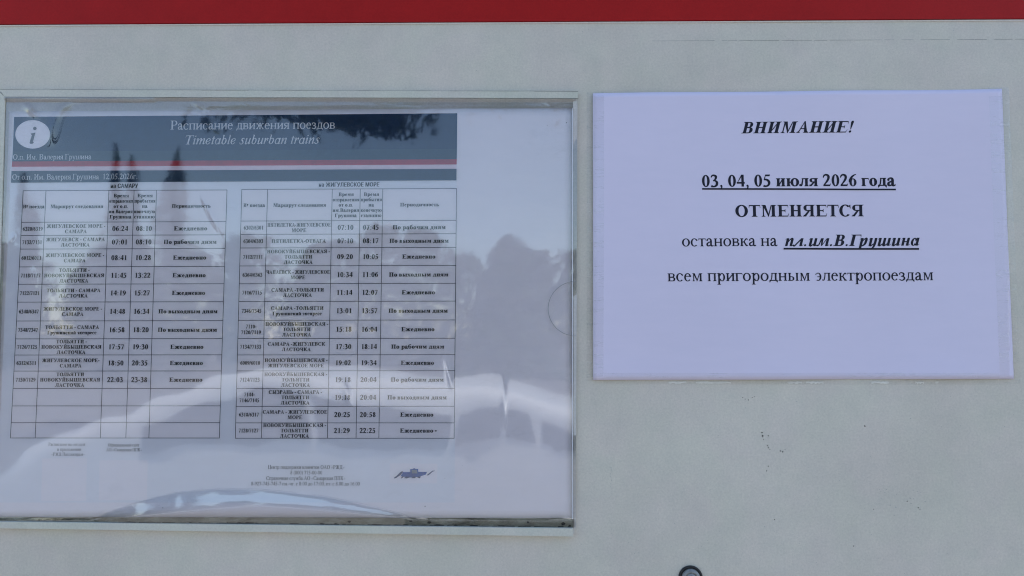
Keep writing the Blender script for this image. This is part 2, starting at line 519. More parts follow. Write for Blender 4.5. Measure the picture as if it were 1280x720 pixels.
        p.serif(W*.15-S*.3,S*.6,0,e*.6,True)
    elif ch == 'С':
        p.arc(W*.52,H/2,W*.475,H*.525,S*1.08,42,318)
        if low: p.dot(W*.83,H*.77,S*.42)
        else: p.poly([(W*.90,H*1.01),(W*.93,H*1.01),(W*.94,H*.68),(W*.905,H*.68),(W*.86,H*.80),(W*.80,H*.90)])
    elif ch == 'Т':
        c = W/2; p.stem(c-S/2,0,H,S,e,'',"b"); p.rect(W*.05,H-h,W*.95,H)
        p.beak(W*.95,H,-H*.25,W*.02); p.poly([(W*.05,H),(W*.02,H-H*.25),(W*.05,H-H*.25),(W*.10,H-H*.08),(W*.16,H-h)])
    elif ch in 'ХУ':
        if ch == 'Х':
            p.diag(W*.20,H,W*.80,0,S*1.15); p.diag(W*.80,H,W*.19,0,h*1.3)
            p.serif(W*.19-h,h*2,0,e*.7,True); p.serif(W*.80-S*.5,S,0,e*.6,True)
            p.serif(W*.20-S*.5,S,H,e*.6,False); p.serif(W*.80-h,h*2,H,e*.7,False)
        else:
            b = 0 if not low else -210
            p.poly([(W*.17-S*.5,H),(W*.17+S*.62,H),(W*.56+h*.3,H*.36 if not low else H*.12),(W*.56-h*.9,H*.22 if not low else -10)])
            p.stroke([(W*.84,H,.05),(W*.62,H*.42 if not low else H*.35,.08),(W*.50,H*.16 if not low else -50,.12),(W*.38,b+h*.8,.15),(W*.20,b+h,.2)], S)
            p.dot(W*.19,b+S*.42,S*.42)
            p.serif(W*.17-S*.4,S*.9,H,e*.7,False); p.serif(W*.84-h,h*2,H,e*.8,False)
    elif ch in 'ЦШЩ':
        xs = [x1*.85,(W*.93-S-x1*.3)] if ch == 'Ц' else ([W*.07+20,W/2-S/2,W*.93-20-S] if ch == 'Ш' else [W*.07+12,W*.475-S/2,W*.88-S])
        for x in xs: p.stem(x,0,H,S,e*.75,'b','')
        r = xs[-1]+S
        p.rect(xs[0]-e*.6,0,r+e*.6,h)
        if ch in 'ЦЩ': p.poly([(r,h),(r+e*.9,h),(r+e*.9,-H*.20),(r+e*.9-h*.6,-H*.20),(r+e*.3,0)])
    elif ch == 'Ч':
        p.stem(x2,0,H,S,e); p.stem(x1,H*.62,H,S,e,'b','')
        p.stroke([(x1+S*.5,H*.66,1),(x1+S*.75,H*.50,.8),(W*.48,H*.42,.2),(x2+S*.3,H*.48,.05)], S)
    elif ch == 'Ф':
        c = W/2; p.stem(c-S/2, 0 if not low else -210, H if not low else 680, S, e, 'b' if not low else 'l')
        ry = H*.37 if not low else H*.52
        p.arc(c-W*.19,H/2,W*.26,ry,S*.9,60,300); p.arc(c+W*.19,H/2,W*.26,ry,S*.9,-120,120)

def italic_stem(p, x, y1, w, hook_in=True, hook_out=True, y0=0):
    """cursive stem drawn upright (it is sheared afterwards)"""
    p.rect(x, y0, x+w, y1)
    if hook_in: p.poly([(x-62,y1-95),(x-50,y1-105),(x,y1-45),(x+w*.5,y1+5),(x,y1)])
    if hook_out: p.poly([(x+w*.4,y0),(x+w*.7,y0-8),(x+w+30,y0+18),(x+w+78,y0+95),(x+w+62,y0+100),(x+w+20,y0+52),(x+w,y0+60)])

def arch(p, xa, xb, H, w):
    p.stroke([(xa, H*.38, .0), (xa+(xb-xa)*.45, H*.80, .05), (xa+(xb-xa)*.85, H*.97, .35), (xb, H*.86, .95), (xb, H*.55, 1)], w)

def glyph(p, ch):
    """draws ch into pen p, returns its advance"""
    B, I = p.bold, p.italic
    w = p.s
    X = 457 if B else 448
    D = dict(zip("0123456789", range(10)))
    if ch == ' ': return 250
    if ch in D:
        S = p.S * (.84 if B else .80)
        if ch == '0': p.arc(250,331,222,345,S*1.05)
        elif ch == '1':
            p.stem(225-S*.2,0,660,S,60 if B else 70,'','b'); p.poly([(105,575),(118,552),(225,600),(225-S*.2+S,600),(225-S*.2+S,685),(225+S*.5,685)])
        elif ch == '2':
            p.stroke([(40,480,.05),(95,600,.35),(210,648,.5),(325,590,.95),(350,480,1),(290,330,.75),(170,170,.35),(60,40,.2)], S)
            p.poly([(30,0),(430,0),(480,150),(455,150),(415,95),(380,p.h+38),(60,p.h+38)])
        elif ch == '3':
            p.stroke([(50,530,.05),(115,625,.35),(215,650,.45),(325,590,.95),(325,490,.9),(260,390,.3),(170,340,.1)], S)
            p.stroke([(165,345,.1),(280,340,.35),(375,265,.95),(375,130,1),(290,35,.55),(180,10,.4),(85,35,.8),(50,50,.7)], S)
        elif ch == '4':
            p.rect(285,0,285+S,676); p.rect(15,165,475,165+p.h*1.7)
            p.poly([(15,165),(75,225),(300,560),(300,676),(285,676)])
        elif ch == '5':
            p.poly([(165,576),(410,576),(440,676),(165,676)])
            p.poly([(165,676),(195,640),(140,420),(65,370)])
            p.stroke([(85,385,.3),(210,390,.55),(330,320,.95),(375,200,1),(330,80,.75),(230,20,.45),(120,15,.55),(50,50,.7)], S)
        elif ch in '69':
            q = Pen(B, False, p.n)
            q.S = p.S
            q.stroke([(450,665,-.1),(320,615,.35),(190,500,.75),(100,340,1),(85,220,1)], S)
            q.arc(262,212,208,226,S*1.0)
            for pl in q.polys: p.poly(pl if ch == '6' else [(500-a, 662-b) for a, b in pl])
        elif ch == '7':
            p.poly([(25,520),(45,515),(95,580),(450,580),(450,662),(60,662)])
            p.poly([(450,662),(450,620),(260,-8),(260-S,-8),(365,590)])
        elif ch == '8':
            p.arc(250,505,172,172,S*.95); p.arc(250,170,205,184,S*1.05)
        return 500
    if ch in '.,': 
        p.dot(125,50,60 if B else 52)
        if ch == ',': p.stroke([(150,45,.5),(150,-40,.3),(90,-140,.0)], 110)
        return 250
    if ch == ':': p.dot(150,55,62 if B else 55); p.dot(150,400,62 if B else 55); return 310
    if ch == '-': p.rect(40,190,290,190+(p.h*1.9)); return 333
    if ch == '/': p.diag(20,-10,260,676,p.h*1.6); return 278
    if ch == '!':
        p.dot(165,55,68); p.poly([(150,180),(185,180),(245,590),(225,676),(120,676),(95,590)]); return 333
    if ch in '()':
        p.arc(330 if ch=='(' else 0,250,260,450,p.s*.9,115 if ch=='(' else -65,245 if ch=='(' else 65); return 333
    if ch in '«»':
        for x in (60,230):
            d = 1 if ch == '«' else -1
            a, b = (x+150, x) if d == 1 else (x, x+150)
            p.poly([(a,400),(a+d*0+10,400),(b+p.h*1.2,225),(b,225)]); p.poly([(b,225),(b+p.h*1.2,225),(a+10,50),(a,50)])
        return 480
    if ch == '№':
        glyph_cap_form(p,'И',640,662,p.S*.8,60,False); p.arc(800,420,130,170,p.s*.8); p.rect(680,150,920,150+p.h); return 960
    up = ch.upper()
    if ch in CAPW:
        W = (CAPB if B else CAPW)[ch]
        if I and B: W *= .93
        glyph_cap_form(p, ch, W, 662, p.S, 80 if B else 84, False)
        return W
    if I:   # cursive lower case, Latin and Cyrillic
        w = w * (.92 if B else .95)
        g = 250 if B else 240
        def two(n):
            xs = [75 + k*g for k in range(n)]
            return xs
        if ch in 'nп':
            a, b = two(2); italic_stem(p,a,X,w,True,False); arch(p,a+w*.6,b+w*.5,X,w); italic_stem(p,b,X*.75,w,False,True); return b+w+60
        if ch == 'm':
            a, b, c = 70, 70+g*.98, 70+g*1.96
            italic_stem(p,a,X,w,True,False)
            arch(p,a+w*.6,b+w*.5,X,w); italic_stem(p,b,X*.75,w,False,False); arch(p,b+w*.6,c+w*.5,X,w); italic_stem(p,c,X*.75,w,False,True); return c+w+60
        if ch in 'uи':
            a, b = two(2); italic_stem(p,a,X,w,True,False)
            p.stroke([(a+w*.5,X*.3,1),(a+w*.6,X*.10,.8),(a+w*.6+45,8,.25),(b+w*.2,X*.3,.0)], w); italic_stem(p,b,X,w,False,True); return b+w+60
        if ch == 'ш':
            a, b, c = 70, 70+g, 70+g*2
            italic_stem(p,a,X,w,True,False); italic_stem(p,b,X,w,False,False); italic_stem(p,c,X,w,False,True)
            for u, v in ((a,b),(b,c)): p.stroke([(u+w*.5,X*.3,1),(u+w*.6,X*.10,.8),(u+w*.6+45,8,.25),(v+w*.2,X*.3,.0)], w)
            return c+w+60
        if ch == 'н':
            a, b = two(2); italic_stem(p,a,X,w,True,False); italic_stem(p,b,X,w,False,True); p.rect(a+w,X*.5-p.h*.5,b,X*.5+p.h*.6); return b+w+60
        if ch == 'л':
            b = 75+g*1.05; italic_stem(p,b,X,w,False,True); p.stroke([(b+w*.4,X-20,.4),(b-40,X*.7,.25),(150,X*.25,.3),(80,15,.25),(10,25,.3)], w); p.dot(18,40,w*.36); return b+w+55
        if ch == 'м':
            b = 75+g*1.55; italic_stem(p,b,X,w,False,True)
            p.stroke([(175,X-10,.2),(140,X*.5,.2),(100,X*.15,.2),(30,15,.25)], w); p.dot(18,32,w*.32)
            p.poly([(165,X),(165+w*.9,X),(150+w*1.05,20),(150+w*.6,0)]); p.poly([(150+w*.6,0),(150+w*1.05,20),(b+w*.3,X),(b,X)])
            return b+w+55
        if ch in 'aа':
            p.arc(215,X*.48,175,X*.51,w*.95,20,330); b = 320; p.rect(b,60,b+w,X); italic_stem(p,b,X*.6,w,False,True); return b+w+55
        if ch == 'р':
            a = 85; italic_stem(p,a,X,w,True,False,-205); p.serif(a,w,-205,50,True); arch(p,a+w*.5,a+g+w*.4,X,w)
            p.stroke([(a+g+w*.4,X*.6,1),(a+g+w*.2,X*.25,.8),(a+g*.65,8,.2),(a+w*.7,X*.10,.05)], w); return a+g+w+40
        if ch == 'у':
            a, b = two(2); italic_stem(p,a,X,w,True,False)
            p.stroke([(a+w*.5,X*.3,1),(a+w*.6,X*.10,.8),(a+w*.6+45,8,.25),(b+w*.2,X*.3,.0)], w)
            p.stroke([(b+w*.5,X,1),(b+w*.5,X*.2,.9),(b+w*.1,-100,.5),(b-90,-185,.2),(a-20,-190,.3)], w); p.dot(a-20,-170,w*.34); return b+w+35
        if ch == 'i': italic_stem(p,80,X,w); p.dot(80+w/2,X+150,w*.58); return 80+w+75
        if ch == 't': italic_stem(p,85,X+130,w,False,True); p.rect(25,X-p.h,85+w+75,X+2); return 85+w+85
        if ch == 'l': italic_stem(p,80,683,w,False,True); p.rect(30,683-p.st,80,683); return 80+w+75
        if ch == 'e':
            p.arc(220,X*.49,185,X*.51,w,-10+50,335); p.stroke([(60,X*.45,.0),(250,X*.52,.1),(345,X*.72,.5),(290,X*.93,.3)], w); return 425
        if ch == 'b':
            a = 75; p.rect(a,60,a+w,683); p.rect(a-45,683-p.st,a,683); p.arc(a+165,X*.49,170,X*.51,w,-170,160); return a+380
        if ch == 's':
            p.stroke([(325,X*.78,.1),(260,X*.95,.2),(160,X*.90,.6),(150,X*.70,.9),(250,X*.42,1),(290,X*.2,.8),(220,12,.3),(110,15,.2),(45,X*.25,.2)], w); return 370
        if ch == 'r': a=75; italic_stem(p,a,X,w,True,False); arch(p,a+w*.6,a+g*.85,X,w*.6); p.dot(a+g*.92,X*.86,w*.5); return a+g+40
        if ch == 'T':
            return glyph_cap(p, 'Т')
    if ch in LOWW:
        W = (LOWB if B else LOWW)[ch]
        e = 52 if B else 50
        if ch == 'а':
            r = 300 if not B else 315
            p.stroke([(75,X*.74,.6),(95,X*.88,.25),(190,X*.965,.3),(r-25,X*.88,.8),(r,X*.66,1),(r,X*.2,1),(r+28,30,.75),(r+88,22,.3),(W-8,65,.0)], w)
            p.dot(82,X*.76,w*.46)
            p.stroke([(r,X*.60,.15),(190,X*.50,.3),(85,X*.34,.85),(85,X*.14,.95),(150,22,.45),(r-70,45,.2),(r,105,.1)], w)
        elif ch == 'е':
            p.arc(W*.5,X*.5,W*.44,X*.52,w*1.0,5,322); p.rect(W*.12,X*.58,W*.90,X*.58+p.h)
        elif ch == 'р':
            a = 80; p.stem(a,-205,X,w,55,'',"b"); p.poly([(a,X-60),(10,X-35),(10,X-18),(a+w*.9,X+20),(a+w,X-60)])
            p.arc(a+w+115,X*.49,175 if not B else 190,X*.52,w*1.0,-155,155)
        elif ch == 'б':
            p.arc(W*.5,X*.5,W*.45,X*.52,w)
            p.stroke([(W*.5-W*.45+w*.5,X*.5,1),(W*.11,X*.85,.9),(W*.25,X*1.25,.5),(W*.6,X*1.38,.4),(W*.85,X*1.55,.0)], w)
        elif ch == 'у': glyph_cap_form(p,'У',W,X,w,60,True)
        else: glyph_cap_form(p, up, W, X, w, e, True)
        return W
    return 300

def glyph_cap(p, ch):
    glyph_cap_form(p, ch, CAPW[ch], 662, p.S, 80, False); return CAPW[ch]

_cache = {}
def get_glyph(ch, bold, italic, n, boost):
    k = (ch, bold, italic, n, boost)
    if k not in _cache:
        p = Pen(bold, italic, n, boost=boost)
        adv = glyph(p, ch)
        if italic: p.polys = [[(a + b*0.27, b) for a, b in pl] for pl in p.polys]
        _cache[k] = (p.polys, adv)
    return _cache[k]

def line_polys(text, bold=False, italic=False, n=3, boost=0.0, track=0.0):
    x = 0; out = []
    for ch in text:
        polys, adv = get_glyph(ch, bold, italic, n, boost)
        out += [[(a+x, b) for a, b in pl] for pl in polys]
        x += adv + track - (70 if ch == 'Г' and italic else 0)
    return out, x - track

class Sheet:
    """a sheet on the wall: its surface height at a pixel, and the lean of its verticals"""
    def __init__(s, hfun, slope, rot): s.h, s.slope, s.rot = hfun, slope, rot
    def pt(s, px, py, lift): return P2(px, py, s.h(px, py) + lift)
    def local(s, ax, ay, u, v):
        lean = (640 - ax) / 13900.0 + s.rot
        return ax + u + v*lean, ay + u*s.slope(ay) - v

def add_polys(sheet, polys, conv, lift, verts, faces, jitter=0.000004):
    k = 0
    for pl in polys:
        lf = lift + (k % 9) * jitter; k += 1
        q = [conv(a, b) for a, b in pl]
        base = len(verts)
        verts.extend(sheet.pt(a, b, lf) for a, b in q)
        if len(pl) <= 4: faces.append(tuple(range(base, base+len(pl))))
        else:
            for t in tessellate_polygon([[Vector((a, b, 0)) for a, b in pl]]):
                faces.append(tuple(base+i for i in t))

def write(sheet, name, lines, mat, parent, lift=0.00012, n=2):
    """lines: (text, centre x, baseline y, width px, cap height px, bold, italic, boost)"""
    V, Fc = [], []
    for ln in lines:
        text, cx, by, wpx, cap, bold, ital = ln[:7]
        boost = ln[7] if len(ln) > 7 else 0
        polys, adv = line_polys(text, bold, ital, n, boost)
        sx = wpx / adv; sy = cap / 662.0
        add_polys(sheet, polys, lambda a, b: sheet.local(cx, by, (a - adv/2)*sx, b*sy), lift, V, Fc)
    return mesh_obj(name, V, Fc, mat, parent)

def px_polys(sheet, name, polys, mat, parent, lift=0.0001):
    V, Fc = [], []
    add_polys(sheet, polys, lambda a, b: (a, b), lift, V, Fc)
    return mesh_obj(name, V, Fc, mat, parent)

def px_grid(sheet, name, quad, mat, parent, lift, nx, ny, skirt=True, smooth=True):
    """thin sheet following the surface; quad tl,tr,br,bl in pixels, with a turned-down rim"""
    tl, tr, br, bl = [np.array(q, float) for q in quad]
    V, Fc = [], []
    for j in range(ny+1):
        t = j/ny
        for i in range(nx+1):
            s_ = i/nx
            q = (tl*(1-s_)+tr*s_)*(1-t) + (bl*(1-s_)+br*s_)*t
            V.append(sheet.pt(q[0], q[1], lift))
    for j in range(ny):
        for i in range(nx):
            a = j*(nx+1)+i
            Fc.append((a, a+nx+1, a+nx+2, a+1))
    if skirt:
        ring = list(range(nx+1)) + [j*(nx+1)+nx for j in range(1, ny+1)] + [ny*(nx+1)+i for i in range(nx-1, -1, -1)] + [j*(nx+1) for j in range(ny-1, 0, -1)]
        b = len(V)
        for r in ring:
            x, y, z = V[r]; V.append((x, y + 0.00015, z))
        for i in range(len(ring)):
            k = (i+1) % len(ring)
            Fc.append((ring[i], ring[k], b+k, b+i))
    return mesh_obj(name, V, Fc, mat, parent, smooth)

# ================================================================== GROUND AND BOOTH WALL
bm = bmesh.new()
v = [bm.verts.new(p) for p in ((-900,-900,0),(900,-900,0),(900,900,0),(-900,900,0))]
bm.faces.new(v)
g = bm_obj("ground", bm, M_ground); g['kind'] = 'structure'

booth = thing("booth_wall", "light grey painted wall with a red band above both posted sheets", "wall", (0, 0, 0))
RED_Y = 30.0
pl_ = P(0, 31.0); pr_ = P(1280, 24.0)
def redz(x): return pl_.z + (pr_.z - pl_.z) * (x - pl_.x) / (pr_.x - pl_.x)
XL, XR, DEP, TOP = -1.9, 1.9, 2.2, 2.55
def wall_prism(name, zlo, zhi, y0, y1, mat):
    vs = []
    for x in (XL, XR):
        for y in (y0, y1):
            vs += [(x, y, zlo(x)), (x, y, zhi(x))]
    fs = [(0,2,3,1),(4,5,7,6),(0,1,5,4),(2,6,7,3),(1,3,7,5),(0,4,6,2)]
    return mesh_obj(name, vs, fs, mat, booth)
wall_prism("wall_panel", lambda x: 0.0, lambda x: redz(x) - 0.0006, 0.0, DEP, M_wall)
wall_prism("red_band", lambda x: redz(x), lambda x: redz(x) + 0.35, -0.0012, DEP, M_red)
wall_prism("fascia_panel", lambda x: redz(x) + 0.3515, lambda x: TOP, 0.0, DEP, M_wall)
# light rim of paint right under the red band
vs = []
for x in np.linspace(XL, XR, 40):
    vs += [(x, -0.0005, redz(x) - 0.0004), (x, -0.0005, redz(x) - 0.0014), (x, 0.001, redz(x) - 0.0014)]
fs = []
for i in range(39):
    a = i*3; fs += [(a, a+1, a+4, a+3), (a+1, a+2, a+5, a+4)]
mesh_obj("paint_rim", vs, fs, M_lip, booth)

flat = Sheet(lambda x, y: 0.0, lambda y: 0.0, 0.0)
# hairline groove in the paint, right of the top, broken here and there
polys = []
x = 815.0
while x < 1285:
    L = random.uniform(6, 26)
    y0 = 50.2 - (x-815)*0.0045
    polys.append([(x, y0), (x+L, y0 - L*.0045), (x+L, y0 + random.uniform(.25,.5)), (x, y0+random.uniform(.25,.5))])
    x += L + random.choice((0.2, 0.5, 3, 9))
px_polys(flat, "hairline_groove", polys, M_groove, booth, 0.00006)

def flake(cx, cy, r, elong=1.0):
    k = random.randint(5, 8); a0 = random.random()*6
    return [(cx + r*elong*random.uniform(.5,1.1)*math.cos(a0+6.283*i/k), cy + r*random.uniform(.5,1.1)*math.sin(a0+6.283*i/k)) for i in range(k)]
spots = [(953,541,1.3),(954,545,1.4),(961,545,1.2),(955,550,.7),(960,557,.8),(961,560,.9),(963,562,.6),(976,564,.9),(979,565,1.1),(982,562,.6),(961,583,.9),(959,589,.9),
         (1082,533,1.2),(929,497,.8),(932,499,.7),(936,500,.8),(941,497,.7),(944,496,.6),(969,650,.9),(1068,683,1.0),(1149,635,1.1),(1151,637,.8),(1135,627,.8),(1093,637,.9),
         (708,153.5,.9),(684,157,.5)]
polys = [flake(*s_) for s_ in spots[:-2]]
o = px_polys(flat, "paint_chips", polys, M_chip_shadow, booth, 0.00010); o['kind'] = 'stuff'
polys = []
for _ in range(170):
    cx, cy = random.uniform(725, 1280), random.uniform(485, 718)
    polys.append(flake(cx, cy, random.uniform(.2,.5), random.uniform(.7, 1.8)))
for _ in range(60):
    cx, cy = random.uniform(0, 1280), random.choice((random.uniform(35, 108), random.uniform(675, 718)))
    polys.append(flake(cx, cy, random.uniform(.2,.45), random.uniform(.7, 2)))
for t in range(14):
    cy = 585 + t*1.8; polys.append(flake(764 + math.sin(t*.9)*.8, cy, random.uniform(.3,.7)))
for t in range(18):
    polys.append(flake(1100 + random.uniform(0, 58), 610 + random.uniform(0, 28), random.uniform(.4,.8), 1.5))
for t in range(8): polys.append(flake(765 + random.uniform(-2,2), 660 + random.uniform(0,14), .5))
o = px_polys(flat, "paint_scuffs", polys, M_scuff, booth, 0.00008); o['kind'] = 'stuff'

# ================================================================== NOTICE (right)
notice = thing("notice_sheet", "white paper notice with five lines of Russian text, taped right of the timetable", "notice", P2(1000, 475, 0))
def nh(px, py):
    a = (px-741)/520.0; b = (py-114)/361.0
    h = 0.0014
    h += 0.0016*math.sin(a*5.2+.6)*math.sin(b*2.6+.4)
    h += 0.0008*math.sin(a*13+b*3) * (0.25 + abs(b-.5))
    h += 0.0006*math.exp(-((b-1)/.06)**2) * (0.5+0.5*math.sin(a*17))
    return max(h, 0.00035)
NS = Sheet(nh, lambda y: -.012 + (y-114)/361*0.0105, -0.004)
px_grid(NS, "paper", ((741,117),(1252.5,111),(1267.5,473.5),(741.5,475)), M_paper, notice, 0.0, 90, 60)
def notice_line(name, parts_, extra=None):
    V, Fc = [], []
    return None
# each line: text, left x, right x, baseline y, cap height
def nline(name, segs):
    V, Fc = [], []
    for (text, x0, x1, by, cap, bold, ital, boost, under) in segs:
        polys, adv = line_polys(text, bold, ital, 5, boost)
        cx = (x0+x1)/2; sx = (x1-x0)/adv; sy = cap/662.0
        add_polys(NS, polys, lambda a, b: NS.local(cx, by, (a-adv/2)*sx, b*sy), 0.00012, V, Fc)
        if under:
            u0, u1, uy, ut = under
            pol = []
            k = 12
            for i in range(k):
                a0 = u0+(u1-u0)*i/k; a1 = u0+(u1-u0)*(i+1)/k
                pol.append([NS.local(a0, uy, 0, 0), NS.local(a1, uy, 0, 0), NS.local(a1, uy+ut, 0, 0), NS.local(a0, uy+ut, 0, 0)])
            add_polys(NS, pol, lambda a, b: (a, b), 0.00018, V, Fc)
    return mesh_obj(name, V, Fc, M_black, notice)
nline("lettering", [("ВНИМАНИЕ!", 926, 1066, 166.3, 14.3, True, True, 12, None)])
nline("lettering", [("03, 04, 05 июля 2026 года", 876.5, 1120.5, 233, 14.6, True, False, 16, (877, 1120.5, 235.6, 2.0))])
nline("lettering", [("ОТМЕНЯЕТСЯ", 918, 1081, 270.8, 14.6, True, False, 16, None)])
nline("lettering", [("остановка на", 851.5, 971.5, 308, 14.4, False, False, 13, None), ("пл.им.В.Грушина", 979, 1149, 307.3, 14.2, True, True, 12, (979, 1149.5, 309.9, 2.2))])
nline("lettering", [("всем пригородным электропоездам", 834, 1168, 351, 14.6, False, False, 13, None)])

# clear tape along the edges of the notice
def tape(name, quad, nx, ny):
    S2 = Sheet(lambda x, y: max(nh(min(max(x,741),1267), min(max(y,114),474)), .0004) + .00018 if (742 < x < 1262 and 116 < y < 473) else .00022, lambda y: 0, 0)
    px_grid(S2, name, quad, M_tape, notice, 0.0, nx, ny, skirt=False)
tape("tape_strip", ((733.5,114.5),(755,114.3),(754,476),(733.5,477)), 30, 60)
tape("tape_strip", ((1236,108.8),(1262,108.5),(1277,480),(1250,481)), 30, 60)
tape("tape_strip", ((754.5,466),(1249,466),(1249,481),(754.5,480.5)), 60, 10)
# bits of dried glue just under the sheet
polys = []
for x0, x1 in ((836,858),(870,914),(985,1003),(1008,1030),(1090,1112),(1145,1156),(1170,1174)):
    k = 9
    top = [(x0+(x1-x0)*i/k, 477.0+random.uniform(-.3,.5)) for i in range(k+1)]
    bot = [(x0+(x1-x0)*i/k, 479.5+random.uniform(-.9,1.0)) for i in range(k, -1, -1)]
    polys.append(top+bot)
for pl in polys: px_polys(flat, "glue_smear", [pl], M_glue, notice, 0.0003)

# ================================================================== POCKET HOLDER (left)
pocket = thing("plastic_pocket", "clear plastic pocket with cream edge strips fixed to the wall, holding the train timetable", "document holder", P2(360, 660, 0))
slab("backing_board", ((1,113.5),(721,116.5),(718,667),(-18,657)), 0.0, 0.0012, M_back, pocket, 8)
slab("top_strip", ((1,112.8),(722.4,115.3),(722.4,123.6),(8,121.8)), 0.0013, 0.0030, M_cream, pocket, 8)
slab("side_strip", ((-1,113.2),(8.2,122.2),(-7.5,648),(-20,657)), 0.0013, 0.00295, M_cream, pocket, 1)
slab("dirty_ledge", ((-7,645.8),(716.5,647.5),(716.2,658.6),(-7,650.3)), 0.0013, 0.0021, M_grime, pocket, 8)
slab("bottom_strip", ((-16,650.6),(716.2,659),(716.3,669),(-17,658.6)), 0.0013, 0.0046, M_cream, pocket, 8)
slab("edge_rail", ((716.2,124.4),(721.8,124.5),(719.6,660),(717.2,660)), 0.0013, 0.0022, M_back, pocket, 4)
# grime lines in the joints of the frame
polys = []
for (xa, ya, xb, yb, th) in ((1,112.4,722.4,114.9,.55),(8,122.2,722.4,124.2,.35)):
    x = xa
    while x < xb:
        L = random.uniform(8, 30); x2 = min(x+L, xb)
        f = lambda q: ya + (yb-ya)*(q-xa)/(xb-xa)
        k = random.uniform(.5, 1.15)
        polys.append([(x, f(x)), (x2, f(x2)), (x2, f(x2)+th*k), (x, f(x)+th*k)])
        x = x2
o = px_polys(Sheet(lambda x, y: 0.0031, lambda y: 0, 0), "joint_grime", polys, M_groove, pocket, 0)

polys = []  # painted shadow line along the ledge's lower edge, then loose bits of dirt
x = 150.0
while x < 714:
    L = random.uniform(3, 16); x2 = min(x+L, 715)
    yy = 650.6 + (x+7)/723*8.1
    t = random.choice((.3, .5, .8, 1.3)) * (1.0 if x > 280 else .6)
    polys.append([(x, yy-t), (x+L*.3, yy-t*random.uniform(.7,1.5)), (x2, yy-t*random.uniform(.5,1)), (x2, yy+.1), (x, yy+.1)])
    x = x2 + random.choice((0, 0, 1, 4))
for cx, cy, rr in ((437,651.5,1.6),(514,650.8,1.6),(537,652.6,1.9),(704,654,2.6),(712,657,1.8),(50,649,1.5),(52,648.8,1.0),(660,652.5,1.3)):
    polys.append(flake(cx, cy, rr, 1.6))
o = px_polys(Sheet(lambda x, y: 0.0022, lambda y: 0, 0), "ledge_shadow_and_grime", polys, M_chip_shadow, pocket, 0); o['kind'] = 'stuff'
# height of the loose film over the paper
top1 = [(-20,600),(0,584),(20,567),(54,545),(90,527),(127,510),(189,487),(236,475),(276,468.5),(317,466),(380,467),(430,473),(480,478),(530,482),(567,488),(633,497),(716,510),(730,512)]
low1 = [(-20,655),(0,652),(20,640),(59,604),(95,574),(132,551),(189,523),(236,507),(276,501),(330,497),(405,499),(467,508),(530,515),(567,521),(633,526),(716,529),(730,530)]
top3 = [(-30,652),(40,640),(59,604),(95,574),(132,551),(189,523),(236,507),(276,501),(340,497),(740,500)]
low3 = [(-30,652.5),(40,652),(59,640),(95,606),(132,583),(189,551),(236,529),(276,516),(340,497.5),(740,500.5)]
top2 = [(100,652),(117,646),(175,626),(225,615),(270,611.5),(320,611),(350,614),(400,619),(450,629),(512,644),(530,648)]
low2 = [(100,653),(117,648),(175,645),(225,639),(270,635),(320,632),(350,633),(400,637),(450,642),(512,647),(530,649)]
def cur(c, X): return np.interp(X, [q[0] for q in c], [q[1] for q in c])
def smooth1(c):
    xs = np.arange(-30, 740, 1.0); ys = cur(c, xs)
    k = np.ones(25)/25
    ys = np.convolve(np.pad(ys, 12, mode='edge'), k, 'valid')
    return xs, ys
_t1, _l1, _t2, _l2, _t3, _l3 = [smooth1(c) for c in (top1, low1, top2, low2, top3, low3)]
def sst(t): t = np.clip(t, 0, 1); return t*t*(3-2*t)
def film_h(X, Y):
    """height in mm"""
    H = np.full(X.shape, 2.2)
    H += .16*np.sin(X*.021+1.0)*np.sin(Y*.017+.6) + .035*np.sin(X*.047-Y*.021) + .008*np.sin(X*.11+Y*.05) + .008*np.sin(Y*.13-X*.03)
    for (t_, l_, slope, dec) in ((_t2, _l2, .17, 22),):
        yt = np.interp(X, *t_); yl = np.interp(X, *l_)
        w = np.maximum(yl-yt, 1.0)
        A = slope * w * .57
        s_ = (Y-yt)/w
        up = np.clip(s_, 0, 1)
        up = np.where((s_>0)&(s_<1), up - np.sin(2*math.pi*up)/(2*math.pi)*.12, up)
        fall = np.exp(-np.maximum(0, Y-yl)/dec)
        edge = 1.0 if t_ is not _t2 else sst((X-105)/40)*sst((528-X)/40)
        H += A*up*fall*edge
    # slack fold curling round the top-left corner
    d = X - (64 + 38*np.exp(-(Y-122)/16.0))
    H += .7*np.exp(-(d/6.0)**2)*sst((Y-120)/8)*sst((188-Y)/30)
    # upright creases
    for (xa, ya, xb, yb, a, wd) in ((632,462,628,556,.22,2.6),(555,432,565,492,.25,2.4),(40,330,46,362,.2,2),(640,170,652,240,.1,5),(666,121,690,133,.5,3),(676,121,704,131,.4,2.5),(232,122,262,140,.5,3.5),(300,121,310,134,.3,3),(30,124,46,150,.8,5),(700,540,690,648,.10,7),(585,560,600,648,.08,8),(430,470,440,520,.1,4),(250,240,280,300,.14,3),(20,290,12,306,.2,2)):
        u = np.clip((Y-ya)/(yb-ya), 0, 1)
        xc = xa+(xb-xa)*u
        H += a*np.exp(-((X-xc)/wd)**2)*np.where((Y>ya)&(Y<yb), np.sin(math.pi*u)**2, 0)
    # pinned down along the top and the left edge
    edge = sst((Y-118)/18)
    H = 1.75 + (H-1.75)*(.25+.75*edge)
    return np.maximum(H, 1.75)
